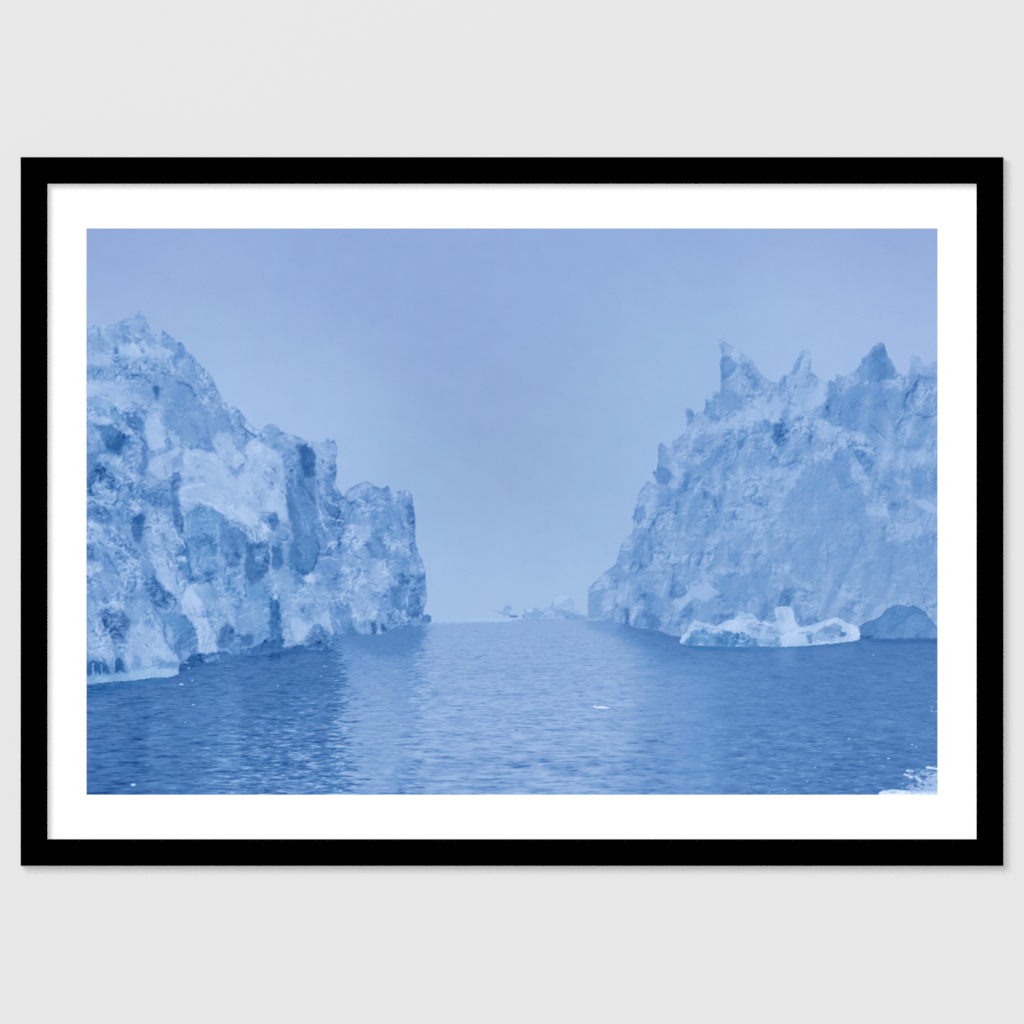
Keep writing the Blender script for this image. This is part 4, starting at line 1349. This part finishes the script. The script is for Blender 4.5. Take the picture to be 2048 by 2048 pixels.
J- 5.9 0 9 900,1050 1050,1050
J- 5.9 0 9 800,1130 880,1110
J- 5.9 0 9 480,740 520,745
J- 5.9 0 9 20,1040 120,1080
J- 5.9 0 9 1160,1200 1240,1160 1320,1120
J- 4.2 0 10 640,90 760,60
J- 4.2 0 10 1080,470 1050,380
J- 4.2 0 10 100,1000 200,960
F 7.6 -.1 5 1020,85 1080,80 1100,110 1040,120
F 7.4 -.1 6 1290,0 1340,-50 1400,-60 1440,-30 1380,20 1300,60
F- 7.5 0 8 1180,150 1260,100 1300,130
F- 7.5 0 8 1130,100 1170,90
F- 7.5 0 8 1400,90 1460,60
F- 7.5 0 8 830,110 860,100
F- 5.0 0 8 1110,80 1180,130 1220,160
F- 5.0 0 8 1260,60 1290,110
F- 5.0 0 8 1350,100 1420,120
F- 5.0 0 8 1060,120 1100,150
F 7.2 0 20 60,205 300,160 600,165 850,175 930,190 700,208 300,214 80,222
J- 6 -.1 15 1060,1290 1140,1245 1220,1200 1300,1130 1370,1092
J- 6 -.1 15 1640,1112 1720,1180 1800,1290
J 5.9 -.2 8 1150,1230 1230,1110 1370,1085 1290,1150 1230,1215
J- 6.2 -.2 10 1180,1180 1250,1150
J- 6.2 -.2 10 1200,1140 1300,1110
J- 6.2 -.2 10 1170,1210 1230,1190
'''
SHAPES = '''
L1 A:62,1025 135,1005 170,1030 240,1020 330,1010 360,990 430,965 445,930 480,908 540,915 575,885 600,890 625,925 655,970 668,1020 685,1070 710,1100 740,1105 775,1165 790,1130 800,1075 825,1075 850,1105 910,1145 940,1185 985,1185 1015,1225 1040,1280 1080,1290 1125,1345 1140,1340 1155,1385 1200,1420 1225,1460 1270,1495 1300,1560 1330,1630 1365,1700 1390,1755 1425,1775 1440,1830 1450,1815 1500,1800 1545,1840 1600,1915 B:1620,110 1660,150 1720,195 1765,190 1800,150 1840,135 D:60,148 100,190 150,215 240,245 330,285 400,320 405,300 430,315 490,290 530,290 540,262 575,290 610,300 625,268 640,340 655,365 655,430 635,480 650,560 650,610 635,690 650,740 690,800 715,850 720,880 800,860 780,990 740,1080 700,1200 680,1380 700,1420 720,1500 700,1650 680,1800 E:700,300 690,430 600,440 590,500 560,580 430,570 150,590 0,600 C:1700,520 1370,520 1350,580 1230,605 1060,605 965,610 960,715 860,745 700,745 560,770 470,775 260,790 62,815 0,815 0,1000 A:0,1025
L2 D:700,860 735,790 780,750 850,715 920,690 970,700 1010,730 1060,750 1100,755 1130,735 1155,740 1160,780 1250,785 1310,775 1345,775 1370,820 1385,920 1400,1000 1410,1080 1405,1200 1410,1300 1440,1390 1475,1450 1480,1500 1505,1560 1505,1620 1515,1750 1515,1850 E:1495,170 1480,235 1530,235 1560,250 1555,310 1470,350 1370,345 1200,375 1140,410 1060,430 980,425 870,432 700,432 500,432 500,0
R1 I:70,1240 75,1020 80,950 150,880 230,800 290,750 340,725 370,600 400,520 420,470 470,440 500,420 G:515,1870 490,1815 520,1780 525,1715 550,1680 550,1640 575,1560 630,1490 650,1455 690,1480 740,1500 720,1430 690,1370 710,1360 740,1375 740,1310 755,1260 750,1130 770,1085 800,1095 840,1140 880,1130 890,1080 940,1055 980,1015 1020,990 1030,930 1015,760 1060,760 1090,785 1105,830 1130,795 1180,800 1205,740 1210,670 1270,680 1280,605 1320,595 1350,620 1355,520 1355,400 1345,330 1365,260 1360,215 1345,170 1335,90 1400,120 1500,180 1590,240 1660,280 1680,340 1740,420 1800,480 1870,510 H:240,505 265,520 290,470 325,430 350,450 370,430 400,400 430,330 460,270 480,210 520,185 560,190 580,260 585,330 580,410 620,430 660,470 710,495 745,510 755,485 800,500 825,470 825,430 870,440 890,460 940,430 1000,400 1050,350 1080,270 1130,240 1150,200 1190,155 1255,120 1290,135 1305,190 1330,270 1370,295 1395,360 1420,410 1480,440 1530,430 1600,420 1660,420 1720,400 1800,430 1900,430 J:1900,1425 1200,1425 1050,1425 300,1450 I:970,1410 870,1400 800,1370 700,1335 560,1330 490,1310 400,1280 250,1265 150,1250
R0 H:1480,500 1530,430 1530,300 1555,240 1590,235 1600,265 1630,260 1660,340 1720,345 1760,310 1815,285 1900,285 1900,520
R00 H:890,500 895,400 950,330 1000,300 1060,290 1100,260 1100,500
L00 D:600,640 660,630 700,660 730,720 740,800 700,880 600,800
F1 I:965,1480 965,1450 985,1405 1030,1370 1060,1310 1110,1260 1180,1275 1240,1290 1310,1315 1350,1290 1400,1260 1480,1250 1520,1220 1540,1170 1600,1190 1660,1190 1700,1240 1740,1275 J:130,1260 190,1295 235,1275 260,1250 240,1210 235,1155 270,1125 330,1118 390,1130 415,1170 430,1260 460,1305 480,1330 600,1300 700,1260 830,1225 870,1240 930,1280 1020,1310 1045,1330 1060,1380 1055,1440 1000,1455 800,1480 550,1500 350,1512 200,1510 60,1500 I:1620,1512 1400,1502 1200,1500 1050,1495
D1 J:1050,1350 1040,1320 1130,1265 1200,1250 1250,1220 1300,1160 1370,1115 1440,1108 1530,1125 1570,1110 1620,1135 1680,1170 1720,1225 1770,1290 1815,1340 1900,1380 1900,1434 1050,1434
'''
FLOE = '''
I 7.43 0.00 10 965,1480 965,1450 985,1405 1030,1370 1060,1310 1110,1260 1180,1275 1310,1315 1480,1250 1540,1170 1660,1190 1700,1240 1932,1320 1932,1520 1000,1500
I 6.60 0.19 8 1520,1220 1540,1170 1600,1190 1660,1190 1700,1240 1640,1250
I 4.03 0.50 9 1000,1440 1090,1360 1200,1340 1280,1380 1400,1350 1480,1380 1620,1400 1740,1430 1932,1440 1932,1500 1620,1515 1400,1500 1050,1490 980,1480
I 3.06 0.62 8 1280,1420 1420,1360 1560,1400 1640,1450 1600,1500 1300,1495
I 4.47 0.25 8 1090,1390 1200,1380 1240,1440 1120,1450
I 7.29 0.06 7 965,1470 985,1405 1040,1360 1070,1390 1010,1450
I 6.20 -0.10 9 1570,1310 1740,1300 1930,1380 1900,1420 1700,1400 1600,1350
I 7.86 -0.10 8 1350,1310 1480,1260 1600,1290 1540,1340 1480,1370 1400,1340
I- 6.50 0.19 11 1100,1310 1200,1310 1240,1330
J 6.40 0.00 8 0,1300 100,1290 250,1340 330,1380 260,1430 0,1430
J- 4.65 0.00 8 40,1285 120,1300 210,1330
J- 5.00 0.12 8 150,1370 260,1380 330,1385
J 5.50 0.43 8 60,1440 250,1430 300,1480 200,1510 60,1500
J 4.30 0.50 7 0,1420 60,1440 60,1510 0,1520
J 4.30 0.37 6 240,1410 300,1420 260,1460
J 4.03 0.19 6 140,1470 210,1470 200,1495 150,1495
J 7.72 0.00 7 240,1160 270,1125 330,1118 390,1130 415,1170 430,1260 460,1310 430,1350 320,1350 250,1290 260,1250
J 6.90 -0.10 7 238,1165 280,1150 320,1180 330,1260 300,1280 262,1240
J 7.94 -0.10 7 290,1430 330,1390 460,1340 640,1300 830,1225 870,1240 940,1290 1040,1330 1050,1400 1000,1440 900,1400 880,1320 830,1280 700,1320 600,1380 540,1370 540,1450 360,1480
J 4.74 0.06 6 620,1380 700,1330 830,1282 880,1320 880,1370 930,1380 930,1400 860,1410 800,1440 650,1440
J 5.80 0.12 8 600,1400 700,1380 800,1430 860,1460 650,1480 600,1460
J 3.94 0.06 5 870,1370 930,1360 935,1400 890,1415
J- 3.94 0.06 7 820,1340 850,1350 870,1330
J 4.65 0.56 5 540,1390 600,1385 600,1480 560,1490
J- 3.77 0.37 6 575,1410 585,1480
J- 7.43 0.43 8 350,1495 450,1495 560,1490
J 7.72 0.06 7 640,1450 800,1460 860,1440 850,1475 660,1490
J- 7.00 0.19 9 950,1380 970,1430
J- 7.9 -.1 9 300,1420 400,1370 520,1330
J- 5.4 .2 9 470,1380 560,1370 640,1390
J- 5.6 0 8 700,1340 790,1310
J- 6.9 0 9 690,1400 780,1390 860,1420
I- 5.6 .1 9 1060,1330 1120,1290
I- 5.2 .2 10 1180,1320 1260,1345 1330,1330
I- 6.4 .2 9 1120,1420 1180,1400 1230,1420
I- 6.2 .3 8 1480,1430 1560,1460 1620,1440
I- 7.8 0 9 1420,1290 1500,1270 1580,1280
I- 5.4 0 9 1640,1330 1720,1350 1800,1340
I- 5.0 0 8 1540,1230 1600,1240 1660,1235
J- 5.6 .1 8 20,1350 120,1360 200,1350
'''
DARKBERG = '''
J 3.2 .2 4 1050,1350 1040,1320 1130,1265 1200,1250 1250,1220 1300,1160 1370,1115 1440,1108 1530,1125 1570,1110 1620,1135 1680,1170 1720,1225 1770,1290 1900,1380 1900,1434 1050,1434
J 3.8 -.2 8 1300,1430 1450,1300 1560,1200 1620,1190 1700,1220 1800,1340 1815,1425
J- 2.8 .1 6 1045,1325 1130,1270 1200,1255 1250,1225 1300,1165 1370,1120
J- 2.9 .1 6 1530,1128 1570,1115 1640,1150 1700,1210
J- 2.6 0 6 1270,1430 1320,1350 1380,1310 1460,1270 1520,1215 1590,1190
J 2.0 0 5 1060,1400 1180,1397 1200,1440 1060,1440
J- 1.7 -.1 9 1060,1436 1300,1440 1560,1430 1815,1434
J- 2.6 0 5 1570,1410 1610,1395 1640,1415
'''
SMOOTH = '''
A .45 14 600,1500 700,1490 860,1490 1100,1650 1190,1932 780,1932 700,1700
B .4 14 840,0 1440,0 1500,300 1300,430 900,230
B .5 12 640,90 760,70 870,370 1000,400 980,590 700,660 660,400
B .5 18 1000,620 1050,380 1300,430 1600,600 1700,800 1600,1080 1300,940 1000,900
B .6 12 1050,1000 1330,960 1340,1600 1070,1500
B 1.35 18 62,650 600,650 600,1900 62,1900
B 1.3 14 660,950 900,1050 1200,1900 1000,1932 700,1500
D .45 10 270,350 440,420 450,950 490,1350 410,1560 200,1500 160,900
D 1.25 16 730,1100 1300,1250 1350,1650 1000,1932 740,1932
E .6 12 0,80 120,100 130,540 0,600
C .55 12 780,130 1080,260 900,400 830,300
C 1.5 14 62,100 440,60 490,350 380,450 62,480
C .7 14 500,250 950,350 950,620 560,600
C .6 10 1500,160 1850,120 1850,330 1720,440 1500,400
C .5 10 62,600 960,600 960,740 62,820
A 1.5 16 300,1320 760,1330 700,1450 600,1560 380,1540
A .8 16 62,1000 640,980 700,1220 62,1240
H .4 20 750,640 1000,540 1480,600 1380,900 1300,1050 900,940 680,830
H .5 16 1060,200 1320,170 1400,470 1060,480
G .5 10 1345,280 1560,300 1500,440 1360,520
G .5 10 1350,620 1540,620 1550,780 1360,760
H 1.5 20 0,700 740,680 1100,1000 1250,1200 520,1250 0,1250
H 1.4 16 0,1330 520,1330 500,1640 0,1932
H 1.3 16 1420,450 1810,430 1810,900 1450,900
H .5 20 530,1300 900,1250 1100,1600 1150,1932 300,1932 400,1640
J .5 22 380,0 1080,0 1100,300 1250,500 1815,560 1815,1050 1300,1080 1000,900 700,850 400,700
G 1.4 16 900,950 1932,800 1932,1050 1400,1100 1000,1280
G 1.3 20 1380,1300 1932,1300 1932,1932 1450,1932
I 1.2 20 500,100 1400,100 1250,780 500,1000
I .6 16 1340,830 1932,830 1932,1200 1400,1130
I .6 10 870,1080 1300,840 1300,960 960,1170
A .6 14 62,1550 500,1560 600,1700 600,1860 62,1740
A .7 12 700,1240 1000,1300 1260,1700 1150,1700 860,1440 640,1440
D .7 12 0,330 130,440 180,1050 0,1000
A .5 10 62,1120 240,1180 240,1420 62,1500
'''

# ---------------------------------------------------------------- the framed print
root = bpy.data.objects.new('framed_print', None); C.collection.objects.link(root)
root.location = (0, 0, 0)
root['label'] = 'black framed, white matted print of two icebergs over calm blue water, on pale grey wall'
root['category'] = 'framed print'
FX0, FX1, FZ0, FZ1 = wx(41), wx(2007), wz(1732), wz(314)
FW = 53 * U
MAT_D = FRAME_D - BACK_D
bv = .0004
prof = [(bv, 0.0015), (bv * .0, 0.0015 + bv), (0, FRAME_D - bv), (bv, FRAME_D), (FW - bv, FRAME_D), (FW, FRAME_D - bv),
        (FW, MAT_D + .0003), (FW - .008, MAT_D + .0003), (FW - .008, 0.0015)]
vs, fs = ring(FX0, FZ0, FX1, FZ1, prof)
mesh_obj('frame', vs, fs, M_FRAME, root)
# mat board with its window, the sheet behind it
MX0, MX1, MZ0, MZ1 = wx(88), wx(1961), wz(1685), wz(361)
K = (cam_d - MAT_D) / (cam_d - FRAME_D)       # the sheet lies deeper than the frame's front, its true size is a hair larger
pw = (wx(PX0) * K, wz(PY1) * K, wx(PX1) * K, wz(PY0) * K)
th = .0006
md0 = MAT_D - th; md1 = MAT_D
ov = [(MX0, MZ0), (MX1, MZ0), (MX1, MZ1), (MX0, MZ1)]; iv = [(pw[0], pw[1]), (pw[2], pw[1]), (pw[2], pw[3]), (pw[0], pw[3])]
vs = [(x, -md1, z) for x, z in ov] + [(x, -md1, z) for x, z in iv] + [(x, -md0, z) for x, z in ov] + [(x, -md0, z) for x, z in iv]
fs = []
for k in range(4):
    j = (k + 1) % 4
    fs += [(k, j, 4 + j, 4 + k), (8 + j, 8 + k, 12 + k, 12 + j), (8 + k, 8 + j, j, k), (4 + k, 4 + j, 12 + j, 12 + k)]
mat = mesh_obj('mat_board', vs, fs, M_MAT, root)
mat['label'] = 'white mat board bordering the print'
b0, b1 = .0016, md0 - .0012
vs = [(x, -y, z) for y in (b0, b1) for x, z in ((MX0, MZ0), (MX1, MZ0), (MX1, MZ1), (MX0, MZ1))]
mesh_obj('backing_board', vs, [(0, 3, 2, 1), (4, 5, 6, 7), (0, 1, 5, 4), (1, 2, 6, 5), (2, 3, 7, 6), (3, 0, 4, 7)], M_BACK, root)

# the printed sheet: a fine grid whose points carry the ink colour
NX, NY = 1277, 849
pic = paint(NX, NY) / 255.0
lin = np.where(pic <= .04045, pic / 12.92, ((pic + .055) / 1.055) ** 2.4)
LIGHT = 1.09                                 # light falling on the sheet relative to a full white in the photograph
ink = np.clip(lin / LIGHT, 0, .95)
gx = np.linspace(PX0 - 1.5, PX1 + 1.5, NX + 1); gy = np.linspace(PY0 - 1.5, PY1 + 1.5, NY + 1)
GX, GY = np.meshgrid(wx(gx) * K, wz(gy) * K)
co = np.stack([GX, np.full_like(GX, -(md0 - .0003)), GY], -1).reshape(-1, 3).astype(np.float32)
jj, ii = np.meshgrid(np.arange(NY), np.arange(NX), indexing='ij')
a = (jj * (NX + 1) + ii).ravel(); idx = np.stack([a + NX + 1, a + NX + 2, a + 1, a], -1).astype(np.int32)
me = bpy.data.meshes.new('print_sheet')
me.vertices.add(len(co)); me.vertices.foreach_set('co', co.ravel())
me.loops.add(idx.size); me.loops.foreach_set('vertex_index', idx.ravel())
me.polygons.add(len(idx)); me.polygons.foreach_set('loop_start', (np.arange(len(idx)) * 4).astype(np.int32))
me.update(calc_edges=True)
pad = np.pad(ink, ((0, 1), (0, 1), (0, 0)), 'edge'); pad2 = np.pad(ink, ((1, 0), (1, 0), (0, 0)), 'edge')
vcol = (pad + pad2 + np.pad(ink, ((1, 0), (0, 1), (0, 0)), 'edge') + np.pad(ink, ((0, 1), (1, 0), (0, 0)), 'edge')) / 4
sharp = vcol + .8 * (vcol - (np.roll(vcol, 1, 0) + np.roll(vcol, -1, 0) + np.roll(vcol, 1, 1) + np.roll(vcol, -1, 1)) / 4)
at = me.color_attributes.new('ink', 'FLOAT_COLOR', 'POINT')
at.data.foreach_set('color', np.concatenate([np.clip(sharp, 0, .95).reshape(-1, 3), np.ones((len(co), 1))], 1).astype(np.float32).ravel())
mi = bpy.data.materials.new('printed_ink_on_paper'); mi.use_nodes = True; nt = mi.node_tree; b = nt.nodes['Principled BSDF']
an = nt.nodes.new('ShaderNodeAttribute'); an.attribute_name = 'ink'
nt.links.new(an.outputs['Color'], b.inputs['Base Color'])
b.inputs['Roughness'].default_value = .85; b.inputs['Specular IOR Level'].default_value = 0.0
me.materials.append(mi)
sheet = bpy.data.objects.new('print_sheet', me); C.collection.objects.link(sheet); sheet.parent = root
sheet['label'] = 'blue print of iceberg cliffs flanking a calm channel'
